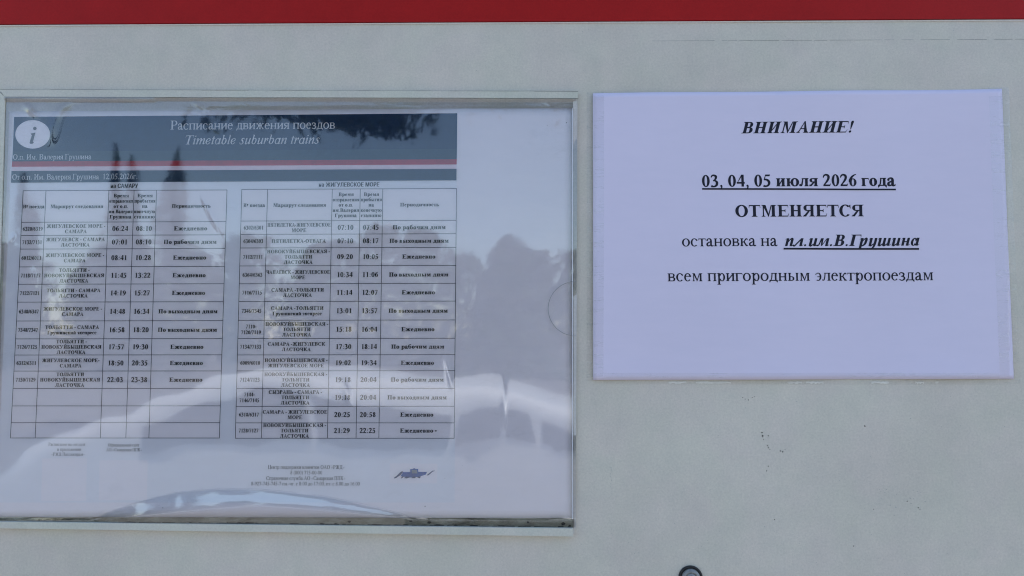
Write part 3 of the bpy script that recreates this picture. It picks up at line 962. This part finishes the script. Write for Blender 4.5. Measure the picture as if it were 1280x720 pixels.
def make_film():
    nx, ny = 420, 320
    tl, tr, br, bl = [np.array(q, float) for q in ((7,122.2),(721.5,124),(719.5,660),(-14,653.5))]
    S_, T_ = np.meshgrid(np.linspace(0,1,nx+1), np.linspace(0,1,ny+1))
    top = tl + (tr-tl)*S_[...,None]; bot = bl + (br-bl)*S_[...,None]
    Q = top*(1-T_[...,None]) + bot*T_[...,None]
    H = film_h(Q[...,0], Q[...,1])
    # at the very bottom the film rides over the ledge, tucked behind the strip
    # at the top it lies on the strip
    H = np.where(Q[...,1] < 126, np.maximum(H, 3.25), H)
    low = Q[...,1] > 648
    H = np.where(low, np.maximum(H, 2.4), H)
    V = [P2(a, b, h*.001) for a, b, h in zip(Q[...,0].ravel(), Q[...,1].ravel(), H.ravel())]
    Fc = []
    for j in range(ny):
        for i in range(nx):
            q = Q[j, i]
            if q[1] > 651 + (q[0]/716)*6.5: continue
            a = j*(nx+1)+i
            Fc.append((a, a+nx+1, a+nx+2, a+1))
    return mesh_obj("clear_film", V, Fc, M_film, pocket, True)
make_film()
# rim of the thumb notch
vs, fs = [], []
K = 60
for k in range(K+1):
    a = R(88 + 184*k/K)
    for rr in (33.6, 34.15):
        x_, y_ = 719+rr*math.cos(a), 386-rr*math.sin(a)
        for hh in (.0022, .0030): vs.append(P2(x_, y_, hh))
for k in range(K):
    a = k*4; b = a+4
    fs += [(a, b, b+1, a+1), (a+2, a+3, b+3, b+2), (a+1, b+1, b+3, a+3)]
M_rim = simple("film_cut_edge", (0.34, 0.35, 0.37), 0.3, 0, 0.05, 50)
mesh_obj("thumb_notch_rim", vs, fs, M_rim, pocket)
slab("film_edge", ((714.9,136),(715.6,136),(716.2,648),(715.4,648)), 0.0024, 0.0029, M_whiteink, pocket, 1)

# ================================================================== TIMETABLE SHEET inside the pocket
tt = thing("timetable_sheet", "suburban train timetable with navy header and two tables of times, inside the clear pocket", "timetable", P2(360, 648, 0))
def th(px, py): return 0.00150 + 0.00012*math.sin(px*.012+1)*math.sin(py*.011)
TS = Sheet(th, lambda y: -.0065 + (y-144)/404*0.0068, 0.009)
px_grid(TS, "paper", ((12.3,139.6),(714.3,135),(715.3,647.6),(-7,646.2)), M_poster, tt, 0.0, 70, 50)
def band(name, quad, mat, lift, nx=40):
    px_grid(TS, name, quad, mat, tt, lift, nx, 2, skirt=False)
px_grid(TS, "tinted_print_area", ((17,147),(571.5,142.5),(568.2,628),(-4,628)), M_tint, tt, 0.00004, 40, 40, skirt=False)
band("header_band", ((18.2,146.4),(571.6,141.8),(571.2,186.2),(16.6,189.6)), M_navy, 0.00009)
band("header_band", ((16.6,189.6),(571.2,186.2),(571.0,199.2),(15.7,202.0)), M_navy_lo, 0.00009)
band("red_line", ((15.7,202.0),(571.0,199.2),(570.9,205.8),(15.2,208.7)), M_redprint, 0.00009)
band("white_line", ((15.2,208.7),(570.9,205.8),(570.8,211.2),(14.9,213.9)), M_pink, 0.00008)
band("station_band", ((14.9,213.9),(570.8,211.2),(570.6,225.6),(14.2,228.6)), M_navy_dk, 0.00009)

# information disc
polys = [[(41.5+21.7*math.cos(6.2832*i/48), 168.2+17.8*math.sin(6.2832*i/48)) for i in range(48)]]
px_polys(TS, "information_disc", polys, M_white_box, tt, 0.00014)
polys = [[(44.2+2.2*math.cos(6.2832*i/20), 160.8+2.1*math.sin(6.2832*i/20)) for i in range(20)],
         [(39.0,167.2),(44.9,166.0),(41.8,177.6),(43.2,178.0),(42.0,179.6),(39.0,180.2),(37.6,179.0),(40.4,169.4)]]
px_polys(TS, "information_letter", polys, M_greyink, tt, 0.0002)

write(TS, "title_lettering", [("Расписание движения поездов", 316.3, 161.6, 206, 11.2, False, False, 8)], M_whiteink, tt, 0.00014, 4)
write(TS, "title_lettering", [("Timetable suburban trains", 314, 180.2, 169, 11.2, False, True, 8)], M_whiteink, tt, 0.00014, 4)
write(TS, "station_lettering", [("О.п. Им. Валерия Грушина", 65.5, 199.5, 98, 6.6, False, False, 12)], M_whiteink, tt, 0.00014, 3)
write(TS, "station_lettering", [("От о.п. Им. Валерия Грушина  12.05.2026г.", 94, 224.4, 157, 6.8, False, False, 12)], M_whiteink, tt, 0.00014, 3)

# sans-serif headings over the two tables, drawn with the built-in font
def sans(name, text, x0, x1, by, cap, mat, lift):
    cu = bpy.data.curves.new("heading", 'FONT'); cu.body = text; cu.size = 1.0; cu.space_character = 1.08
    ob = bpy.data.objects.new("heading", cu); C.objects.link(ob)
    bpy.context.view_layer.update()
    me = bpy.data.meshes.new_from_object(ob.evaluated_get(bpy.context.evaluated_depsgraph_get()))
    vs = np.array([v.co[:] for v in me.vertices]); fs = [tuple(p.vertices) for p in me.polygons]
    bpy.data.objects.remove(ob); bpy.data.curves.remove(cu); bpy.data.meshes.remove(me)
    mn, mx = vs[:,0].min(), vs[:,0].max(); ch = vs[:,1].max()
    cx = (x0+x1)/2; sx = (x1-x0)/(mx-mn); sy = cap/ch
    V, F2 = [], []
    for k, dx in enumerate((-.26, -.09, .09, .26)):      # bold: the strokes printed wider
        for a, b, _ in vs:
            px, py = TS.local(cx, by, (a-(mn+mx)/2)*sx + dx, b*sy)
            V.append(TS.pt(px, py, lift + k*.000004))
        F2 += [tuple(i + k*len(vs) for i in f) for f in fs]
    return mesh_obj(name, V, F2, mat, tt)
sans("table_heading", "на САМАРУ", 139, 172.6, 235.0, 5.4, M_table_ink, 0.00014)
sans("table_heading", "на ЖИГУЛЕВСКОЕ МОРЕ", 399, 474, 233.4, 5.3, M_table_ink, 0.00014)

LR = [238,277.5,294,311,333.3,355,377.4,401,423.4,443.6,463.7,485.4,507.3,528.3,547.4]
RR = [236.4,276,292.7,309.7,332.2,354.5,376.7,400.2,423,443.5,463.5,485.5,507.8,528.5,547.7]
LC = ([29.5,58,136.5,168,196,284],[13.5,44.4,125.8,157.7,186.5,274.5], 238, 547.4)
RC = ([302.5,334.7,415.5,450.5,478.7,570.7],[294.5,327,409.5,445.2,473.7,567.7], 236.4, 547.7)
def colx(TC, c, y):
    t = (y-TC[2])/(TC[3]-TC[2]); return TC[0][c]*(1-t)+TC[1][c]*t
def rowy(rows, r, x): 
    y = rows[r]; return y + (x-(180 if x < 290 else 430))*TS.slope(y)*.8
def table(TC, rows, name):
    nr = len(rows)
    q = [(colx(TC,0,rows[0]),rowy(rows,0,colx(TC,0,rows[0]))),(colx(TC,5,rows[0]),rowy(rows,0,colx(TC,5,rows[0]))),
         (colx(TC,5,rows[-1]),rows[-1]),(colx(TC,0,rows[-1]),rows[-1])]
    px_grid(TS, "table_area", q, M_cell, tt, 0.00007, 20, 20, skirt=False)
    P_ = []
    t = .34
    for r in range(nr):
        for c in range(5):
            xa, xb = colx(TC,c,rows[r]), colx(TC,c+1,rows[r])
            ya, yb = rowy(rows,r,xa), rowy(rows,r,xb)
            P_.append([(xa-t,ya-t),(xb+t,yb-t),(xb+t,yb+t),(xa-t,ya+t)])
    for c in range(6):
        for r in range(nr-1):
            xa, xb = colx(TC,c,rows[r]), colx(TC,c,rows[r+1])
            ya, yb = rowy(rows,r,xa), rowy(rows,r+1,xb)
            P_.append([(xa-t,ya),(xa+t,ya),(xb+t,yb),(xb-t,yb)])
    px_polys(TS, "table_ruling", P_, M_rule, tt, 0.00013)
table(LC, LR, "left"); table(RC, RR, "right")

ST = dict()
def est(text, cap, bold=True, k=1.0):
    return line_polys(text, bold, False, 2, 0)[1]*cap/662.0*k
def cell_lines(TC, rows, r, c, texts, cap, pitch, lst, bold=True, k=1.0, dx=0, boost=26):
    ym = (rows[r]+rows[r+1])/2
    for i, tx in enumerate(texts):
        by = ym + (i-(len(texts)-1)/2)*pitch + cap/2
        xm = (colx(TC,c,by)+colx(TC,c+1,by))/2 + dx
        by2 = by + (xm-(180 if xm < 290 else 430))*TS.slope(by)*.8
        wd = est(tx, cap, bold, k)
        mx = colx(TC,c+1,by)-colx(TC,c,by)-1.6
        lst.append((tx, xm, by2, min(wd, mx), cap, bold, False, boost))
E, PR, PV = "Ежедневно", "По рабочим дням", "По выходным дням"
Lrows = [("6320/6319",["ЖИГУЛЕВСКОЕ МОРЕ -","САМАРА"],"06:24","08:10",E),
 ("7132/7131",["ЖИГУЛЕВСК - САМАРА","ЛАСТОЧКА"],"07:01","08:10",PR),
 ("6012/6011",["ЖИГУЛЕВСКОЕ МОРЕ -","САМАРА"],"08:41","10:28",E),
 ("7118/7117",["ТОЛЬЯТТИ -","НОВОКУЙБЫШЕВСКАЯ","ЛАСТОЧКА"],"11:45","13:22",E),
 ("7122/7121",["ТОЛЬЯТТИ - САМАРА","ЛАСТОЧКА"],"14:19","15:27",E),
 ("6348/6347",["ЖИГУЛЕВСКОЕ МОРЕ -","САМАРА"],"14:48","16:34",PV),
 ("7348/7347",["ТОЛЬЯТТИ - САМАРА","Грушинский экспресс"],"16:58","18:20",PV),
 ("7126/7125",["ТОЛЬЯТТИ -","НОВОКУЙБЫШЕВСКАЯ","ЛАСТОЧКА"],"17:57","19:30",E),
 ("6312/6311",["ЖИГУЛЕВСКОЕ МОРЕ-","САМАРА"],"18:50","20:35",E),
 ("7130/7129",["ТОЛЬЯТТИ","НОВОКУЙБЫШЕВСКАЯ","ЛАСТОЧКА"],"22:03","23-38",E)]
Rrows = [("6302/6301",["ПЯТИЛЕТКА-ЖИГУЛЕВСКОЕ","МОРЕ"],"07:10","07:45",PR),
 ("6304/6303",["ПЯТИЛЕТКА-ОТВАГА"],"07:10","08:17",PV),
 ("7112/7111",["НОВОКУЙБЫШЕВСКАЯ -","ТОЛЬЯТТИ","ЛАСТОЧКА"],"09:20","10:05",E),
 ("6364/6363",["ЧАПАЕВСК - ЖИГУЛЕВСКОЕ","МОРЕ"],"10:34","11:06",PV),
 ("7116/7115",["САМАРА -ТОЛЬЯТТИ","ЛАСТОЧКА"],"11:14","12:07",E),
 ("7346/7345",["САМАРА -ТОЛЬЯТТИ","Грушинский экспресс"],"13:01","13:57",PV),
 (["7110-","7120/7119"],["НОВОКУЙБЫШЕВСКАЯ -","ТОЛЬЯТТИ","ЛАСТОЧКА"],"15:18","16:04",E),
 ("7134//7133",["САМАРА -ЖИГУЛЕВСК","ЛАСТОЧКА"],"17:30","18:14",PR),
 ("6009/6010",["НОВОКУЙБЫШЕВСКАЯ -","ЖИГУЛЕВСКОЕ МОРЕ"],"19:02","19:34",E),
 ("7124/7123",["НОВОКУЙБЫШЕВСКАЯ -","ТОЛЬЯТТИ","ЛАСТОЧКА"],"19:18","20:04",PR),
 (["7144-","7146/7145"],["СЫЗРАНЬ - САМАРА -","ТОЛЬЯТТИ","ЛАСТОЧКА"],"19:18","20:04",PV),
 ("6318/6317",["САМАРА - ЖИГУЛЕВСКОЕ","МОРЕ"],"20:25","20:58",E),
 ("7128/7127",["НОВОКУЙБЫШЕВСКАЯ -","ТОЛЬЯТТИ","ЛАСТОЧКА"],"21:29","22:25",E)]
for TC, rows, data in ((LC, LR, Lrows), (RC, RR, Rrows)):
    L = []
    cell_lines(TC, rows, 0, 0, ["№ поезда"], 4.4, 6, L, True, .98)
    cell_lines(TC, rows, 0, 1, ["Маршрут следования"], 4.4, 6, L, True, 1.02)
    cell_lines(TC, rows, 0, 2, ["Время","отправления","от о.п.","им.Валерия","Грушина"], 4.4, 6.6, L, True, 1.0)
    cell_lines(TC, rows, 0, 3, ["Время","прибытия","на","конечную","станцию"], 4.4, 6.6, L, True, 1.0)
    cell_lines(TC, rows, 0, 4, ["Периодичность"], 4.4, 6, L, True, 1.05)
    write(TS, "table_header_lettering", L, M_table_ink, tt, 0.0002)
    for r, (num, route, dep, arr, per) in enumerate(data):
        L = []
        k = r+1
        cell_lines(TC, rows, k, 0, num if isinstance(num, list) else [num], 4.6, 7.3, L, True, .84)
        cell_lines(TC, rows, k, 1, route, 4.4, 6.7, L, True, .93)
        cell_lines(TC, rows, k, 2, [dep], 6.0, 8, L, True, .96)
        cell_lines(TC, rows, k, 3, [arr], 6.0, 8, L, True, .96)
        cell_lines(TC, rows, k, 4, [per], 5.2, 8, L, True, 1.06)
        write(TS, "table_row_lettering", L, M_table_ink, tt, 0.0002)

# white boxes where the codes stood (the codes themselves are left out), and their captions
for q in (((53,573),(109,572.5),(108,626),(52,626.5)), ((125,575),(185,575),(184,625),(124,625)), ((487.5,579),(547,579.5),(546.5,604),(487,604))):
    px_grid(TS, "white_box", q, M_white_box, tt, 0.00008, 6, 6, skirt=False)
write(TS, "caption_lettering", [("Расписание на сегодня", 84, 557.2, 46, 4.0, False, False, 10), ("в приложении", 87, 563.4, 30, 4.0, False, False, 10), ("«РЖД Пассажирам»", 85.5, 569.6, 42, 4.0, False, False, 16)], M_faint, tt, 0.0002)
write(TS, "caption_lettering", [("Официальный сайт", 155, 558, 39, 4.0, False, False, 14), ("АО «Самарская ППК»", 155.5, 564, 45, 4.0, False, False, 20)], M_small, tt, 0.0002)
write(TS, "contact_lettering", [("Центр поддержки клиентов ОАО «РЖД»", 383, 586, 96, 4.6, False, False, 14), ("8 (800) 775-00-00", 383, 592.8, 40, 4.4, False, False, 14),
      ("Справочная служба АО «Самарская ППК»", 382.5, 599.8, 99, 4.6, False, False, 14), ("8-927-745-745-7 пн.-чт. с 8:00 до 17:00, пт. с 8.00 до 16.00", 382, 606.6, 136, 4.4, False, False, 14)], M_small, tt, 0.0002)
def lg(pts): return [(480+a/16.0, 570+b/16.0) for a, b in pts]
px_polys(TS, "logo_wing", [lg([(385,320),(865,315),(830,375),(730,400),(640,425),(500,430),(330,400)])], M_logo, tt, 0.00014)
px_polys(TS, "logo_stroke", [lg([(200,430),(250,400),(340,310),(385,305),(380,325),(330,380),(240,440),(205,445)]), lg([(335,440),(370,405),(400,405),(385,425),(350,445)]),
        lg([(400,440),(440,410),(520,408),(515,425),(460,445)]), lg([(550,440),(580,412),(640,410),(625,440)]), lg([(640,412),(740,405),(725,430),(715,445),(690,435)]),
        lg([(850,385),(900,345),(970,292),(1020,290),(1015,298),(975,310),(930,350),(885,385)])], M_logo_dk, tt, 0.00018)
px_polys(TS, "logo_tower", [lg([(525,260),(570,258),(605,240),(640,258),(685,255),(690,330),(530,335)])], M_logo, tt, 0.0002)
px_polys(TS, "logo_tower_face", [lg([(555,275),(665,275),(670,345),(560,345)])], M_logo_gr, tt, 0.00024)
o = px_polys(TS, "ink_specks", [flake(708,153.5,.9), flake(684,157,.45), flake(531.5,632.5,.8), flake(204,634.6,.7), flake(578,582,.4), flake(545,538.5,1.0,1.6), flake(556,598,.35), flake(612,560,.35)], M_table_ink, tt, 0.0002); o['kind'] = 'stuff'

# ================================================================== SCREW at the lower edge
c = P(863, 722)
screw = thing("screw", "round grey screw head in a black washer, at the bottom edge of the wall", "screw", tuple(c))
def lathe(name, prof, mat, seg=48):
    bm = bmesh.new()
    rings = []
    for r_, h_ in prof:
        rings.append([bm.verts.new((c.x + r_*math.cos(6.28318530718*i/seg), -h_, c.z + r_*math.sin(6.28318530718*i/seg))) for i in range(seg)] if r_ > 0 else [bm.verts.new((c.x, -h_, c.z))])
    for a, b in zip(rings, rings[1:]):
        for i in range(seg):
            j = (i+1) % seg
            if len(b) == 1: bm.faces.new((a[i], a[j], b[0]))
            else: bm.faces.new((a[i], a[j], b[j], b[i]))
    return bm_obj(name, bm, mat, screw, True)
mm = .001; px_m = .000576
lathe("washer", [(14.6*px_m, 0.0001), (14.6*px_m, 1.2*mm), (13.9*px_m, 1.7*mm), (11.8*px_m, 1.5*mm), (11.3*px_m, .3*mm)], M_rubber)
lathe("head", [(11.3*px_m, .2*mm), (11.3*px_m, 2.2*mm), (10.4*px_m, 3.0*mm), (8.2*px_m, 3.5*mm), (7.4*px_m, 3.5*mm), (7.0*px_m, 2.7*mm), (6.6*px_m, 2.7*mm), (6.2*px_m, 3.5*mm), (3*px_m, 3.9*mm), (0, 4.0*mm)], M_steel)

# ================================================================== WHAT THE FILM MIRRORS: trees and a parked car behind the camera
def spruce(x, y, H, rad, seed, label):
    r = random.Random(seed)
    t = thing("spruce_tree", label, "tree", (x, y, 0), "spruces facing the wall")
    bm = bmesh.new()
    bmesh.ops.create_cone(bm, segments=8, radius1=rad*.09, radius2=.02, depth=H*.98, matrix=Matrix.Translation((x, y, H*.49)), cap_ends=True)
    bm_obj("trunk", bm, M_bark, t)
    V, Fc = [], []
    z = H*.06
    while z < H*.99:
        f = 1 - z/H
        L0 = rad*(f**.85)*1.0 + .05
        for k in range(r.randint(16, 22)):
            a = r.random()*6.283; L = L0*r.uniform(.6, 1.12)
            drop = L*r.uniform(.15, .45)
            ca, sa = math.cos(a), math.sin(a)
            n = max(2, int(L/.22))
            for i in range(n):
                t0, t1 = i/n, (i+1.25)/n
                w = (1-t0*.8)*L*.22*r.uniform(.6,1.2)+.03
                p0 = (x+ca*L*t0, y+sa*L*t0, z-drop*t0**1.5); p1 = (x+ca*L*t1, y+sa*L*t1, z-drop*t1**1.5)
                b = len(V); j = r.uniform(-.05,.05)
                V += [p0, (p0[0]-sa*w+ca*w*.4, p0[1]+ca*w+sa*w*.4, p0[2]-w*.35+j), p1, (p0[0]+sa*w+ca*w*.4, p0[1]-ca*w+sa*w*.4, p0[2]-w*.35-j)]
                Fc += [(b, b+1, b+2), (b, b+2, b+3)]
        z += max(.10, .30*f)*H/8
    o = mesh_obj("crown", V, Fc, M_spruce, t)
spruce(-17.4, -30, 10.3, 1.5, 1, "tall dark spruce mirrored at the left end of the timetable header")
spruce(-15.9, -29, 9.3, 1.2, 2, "narrow spruce mirrored just right of the tallest one in the header")
spruce(-13.6, -28, 9.1, 1.5, 3, "spruce mirrored over the middle of the timetable's left half")
spruce(-0.6, -25, 5.35, 3.1, 4, "low broad spruce mirrored in the blank right part of the timetable")
spruce(-20.3, -29, 8.2, 1.4, 5, "short spruce mirrored near the information disc")

def broadleaf():
    t = thing("linden_tree", "leafy tree whose hanging branches are mirrored across the timetable header", "tree", (2.4, -10.2, 0))
    bm = bmesh.new()
    bmesh.ops.create_cone(bm, segments=10, radius1=.22, radius2=.10, depth=5.4, matrix=Matrix.Translation((2.4, -10.2, 2.7)), cap_ends=True)
    bm_obj("trunk", bm, M_bark, t)
    r = random.Random(11)
    V, Fc = [], []; LV, LF = [], []
    def limb(p, q, r0, r1):
        d = (Vector(q)-Vector(p)); u = d.orthogonal().normalized(); w = d.cross(u).normalized()
        b = len(V)
        for (pt, rr) in ((Vector(p), r0), (Vector(q), r1)):
            for i in range(6):
                a = i*1.0472; V.append(tuple(pt + u*rr*math.cos(a) + w*rr*math.sin(a)))
        for i in range(6): Fc.append((b+i, b+(i+1)%6, b+6+(i+1)%6, b+6+i))
    for k in range(34):
        a = r.random()*6.283
        sp = (.8, .6, .4)
        if k < 7:   e = (-3.25 + 1.0*r.uniform(-1,1), -9.9 + .6*r.uniform(-1,1), 4.78 + r.uniform(-.12, .3)); sp = (.38, .4, .11)
        elif k < 9: e = (-.1 + .5*r.uniform(-1,1), -9.9, 4.95); sp = (.35, .3, .10)
        else:       e = (1.2 + 4.4*r.uniform(-1,1), -10.2 + 1.9*r.uniform(-1,1), 7.2 + r.uniform(-1.1, 2.0))
        m = ((2.4+e[0])/2, (-10.2+e[1])/2, (4.6+e[2])/2+.5)
        limb((2.4,-10.2,4.4), m, .09, .05); limb(m, e, .05, .015)
        for j in range(420):
            q = Vector(e) + Vector((r.gauss(0,sp[0]), r.gauss(0,sp[1]), r.gauss(0,sp[2])))
            s_ = r.uniform(.08,.15) if k > 8 else r.uniform(.05,.10)
            n = Vector((r.uniform(-1,1), r.uniform(-1,1), r.uniform(-.6,1))).normalized(); u = n.orthogonal().normalized(); w = n.cross(u)
            b = len(LV)
            LV.extend([tuple(q-u*s_), tuple(q+w*s_*.6), tuple(q+u*s_), tuple(q-w*s_*.6)]); LF.append((b,b+1,b+2,b+3))
    mesh_obj("limbs", V, Fc, M_bark, t)
    mesh_obj("crown", LV, LF, M_leaf, t)
broadleaf()

def car(y):
    t = thing("parked_car", "low white coupe whose curved roofline is mirrored across the bottom of the pocket", "car", (-1.3, y, 0))
    W_ = 1.62
    prof = [(-3.86,.22),(-3.92,.42),(-3.72,.60),(-3.40,.76),(-2.98,.95),(-2.55,1.09),(-2.1,1.175),(-1.5,1.185),(-.95,1.13),(-.43,1.06),(0,1.0),(.44,.94),(.9,.80),(1.45,.68),(1.62,.45),(1.62,.22)]
    up = prof[1:-1]
    c = catmull([(p[0], p[1], 0) for p in up], 5)
    pts = [(prof[0][0], prof[0][1])] + [(q[0], q[1]) for q in c] + [(prof[-1][0], prof[-1][1])]
    V, Fc = [], []
    R_ = .17; K = 7
    rows = []
    for (px_, pz) in pts:
        row = []
        for side in (1, -1):
            arc = []
            for k in range(K+1):
                th_ = math.pi/2*k/K          # from side (0) to top
                arc.append((px_, (y if side > 0 else y-W_) - side*R_*(1-math.cos(th_)), max(.13, pz - R_*(1-math.sin(th_)))))
            row += [(px_, (y if side > 0 else y-W_), .13)] + arc if side > 0 else list(reversed([(px_, y-W_, .13)] + arc))
        rows.append(row)
    n = len(rows[0])
    for row in rows: V += row
    for i in range(len(rows)-1):
        for j in range(n-1):
            a_ = i*n+j; Fc.append((a_, a_+1, a_+n+1, a_+n))
    Fc.append(tuple(range(n))); Fc.append(tuple(range((len(rows)-1)*n, len(rows)*n)))
    mesh_obj("body", V, Fc, M_carwhite, t, True)
    def top(x_): return float(np.interp(x_, [p[0] for p in pts], [p[1] for p in pts]))
    for xa, xb in ((-2.75,-1.62),(-1.55,-.52),(-.45,.02),(.10,.62)):
        k = 8; lo, hi = [], []
        for i in range(k+1):
            x_ = xa+(xb-xa)*i/k
            hi.append((x_, top(x_)-.17)); lo.append((x_, min(.66, top(x_)-.2)))
        V = [(a_, y+.012, b_) for a_, b_ in lo] + [(a_, y+.006, b_) for a_, b_ in hi] + [(a_, y-.02, b_) for a_, b_ in lo] + [(a_, y-.02, b_) for a_, b_ in hi]
        m = k+1
        Fc = [(i, i+1, m+i+1, m+i) for i in range(k)] + [(i, 2*m+i, 2*m+i+1, i+1) for i in range(k)] + [(m+i, m+i+1, 3*m+i+1, 3*m+i) for i in range(k)] + [(0, m, 3*m, 2*m), (k, 2*m+k, 3*m+k, m+k)]
        mesh_obj("side_window", V, Fc, M_glass, t)
    for wx in (-3.0, .75):
        for wy in (y+.01, y-W_-.01):
            bm = bmesh.new()
            bmesh.ops.create_cone(bm, segments=28, radius1=.28, radius2=.28, depth=.20, cap_ends=True, matrix=Matrix.Translation((wx, wy-(.17 if wy > y-.5 else -.17), .28)) @ Matrix.Rotation(math.pi/2, 4, 'X'))
            w = bm_obj("wheel", bm, M_rubber, t)
            bm = bmesh.new()
            bmesh.ops.create_cone(bm, segments=16, radius1=.19, radius2=.17, depth=.03, cap_ends=True, matrix=Matrix.Translation((wx, wy-(.06 if wy > y-.5 else -.06), .28)) @ Matrix.Rotation(math.pi/2, 4, 'X'))
            bm_obj("rim", bm, M_steel, w)
car(-4.9)

def wood():
    r = random.Random(5)
    V, Fc = [], []
    x = -46.0
    while x < 30:
        y = -44 + r.uniform(-4, 4); H = r.uniform(6.6, 7.6) * (1.0 if x < -5 else .86); W = r.uniform(1.8, 3.0)
        b = len(V)
        for (dx, dy) in ((-.15,-.15),(.15,-.15),(.15,.15),(-.15,.15)): V.append((x+dx, y+dy, 0))
        V.append((x, y, H*.8)); Fc += [(b,b+1,b+4),(b+1,b+2,b+4),(b+2,b+3,b+4),(b+3,b,b+4)]
        for k in range(800):
            z = r.random()**.8; a = r.random()*6.283
            rr = W*math.sin(min(1, max(.05, z*.95+.05))**.6*math.pi*.96)**.5*r.uniform(.2,1.05) + .05
            q = Vector((x+rr*math.cos(a), y+rr*math.sin(a), .1+z*H))
            n = Vector((r.uniform(-1,1), r.uniform(-1,1), r.uniform(-.4,1))).normalized(); u = n.orthogonal().normalized(); w = n.cross(u)
            s_ = r.uniform(.16,.34); b = len(V)
            V.extend([tuple(q-u*s_), tuple(q+w*s_*.7), tuple(q+u*s_), tuple(q-w*s_*.7)]); Fc.append((b,b+1,b+2,b+3))
        x += r.uniform(1.6, 3.2)
    o = mesh_obj("distant_wood", V, Fc, M_spruce)
    o['kind'] = 'stuff'; o['label'] = 'dark line of trees mirrored faintly across the middle of the plastic pocket'; o['category'] = 'trees'
wood()
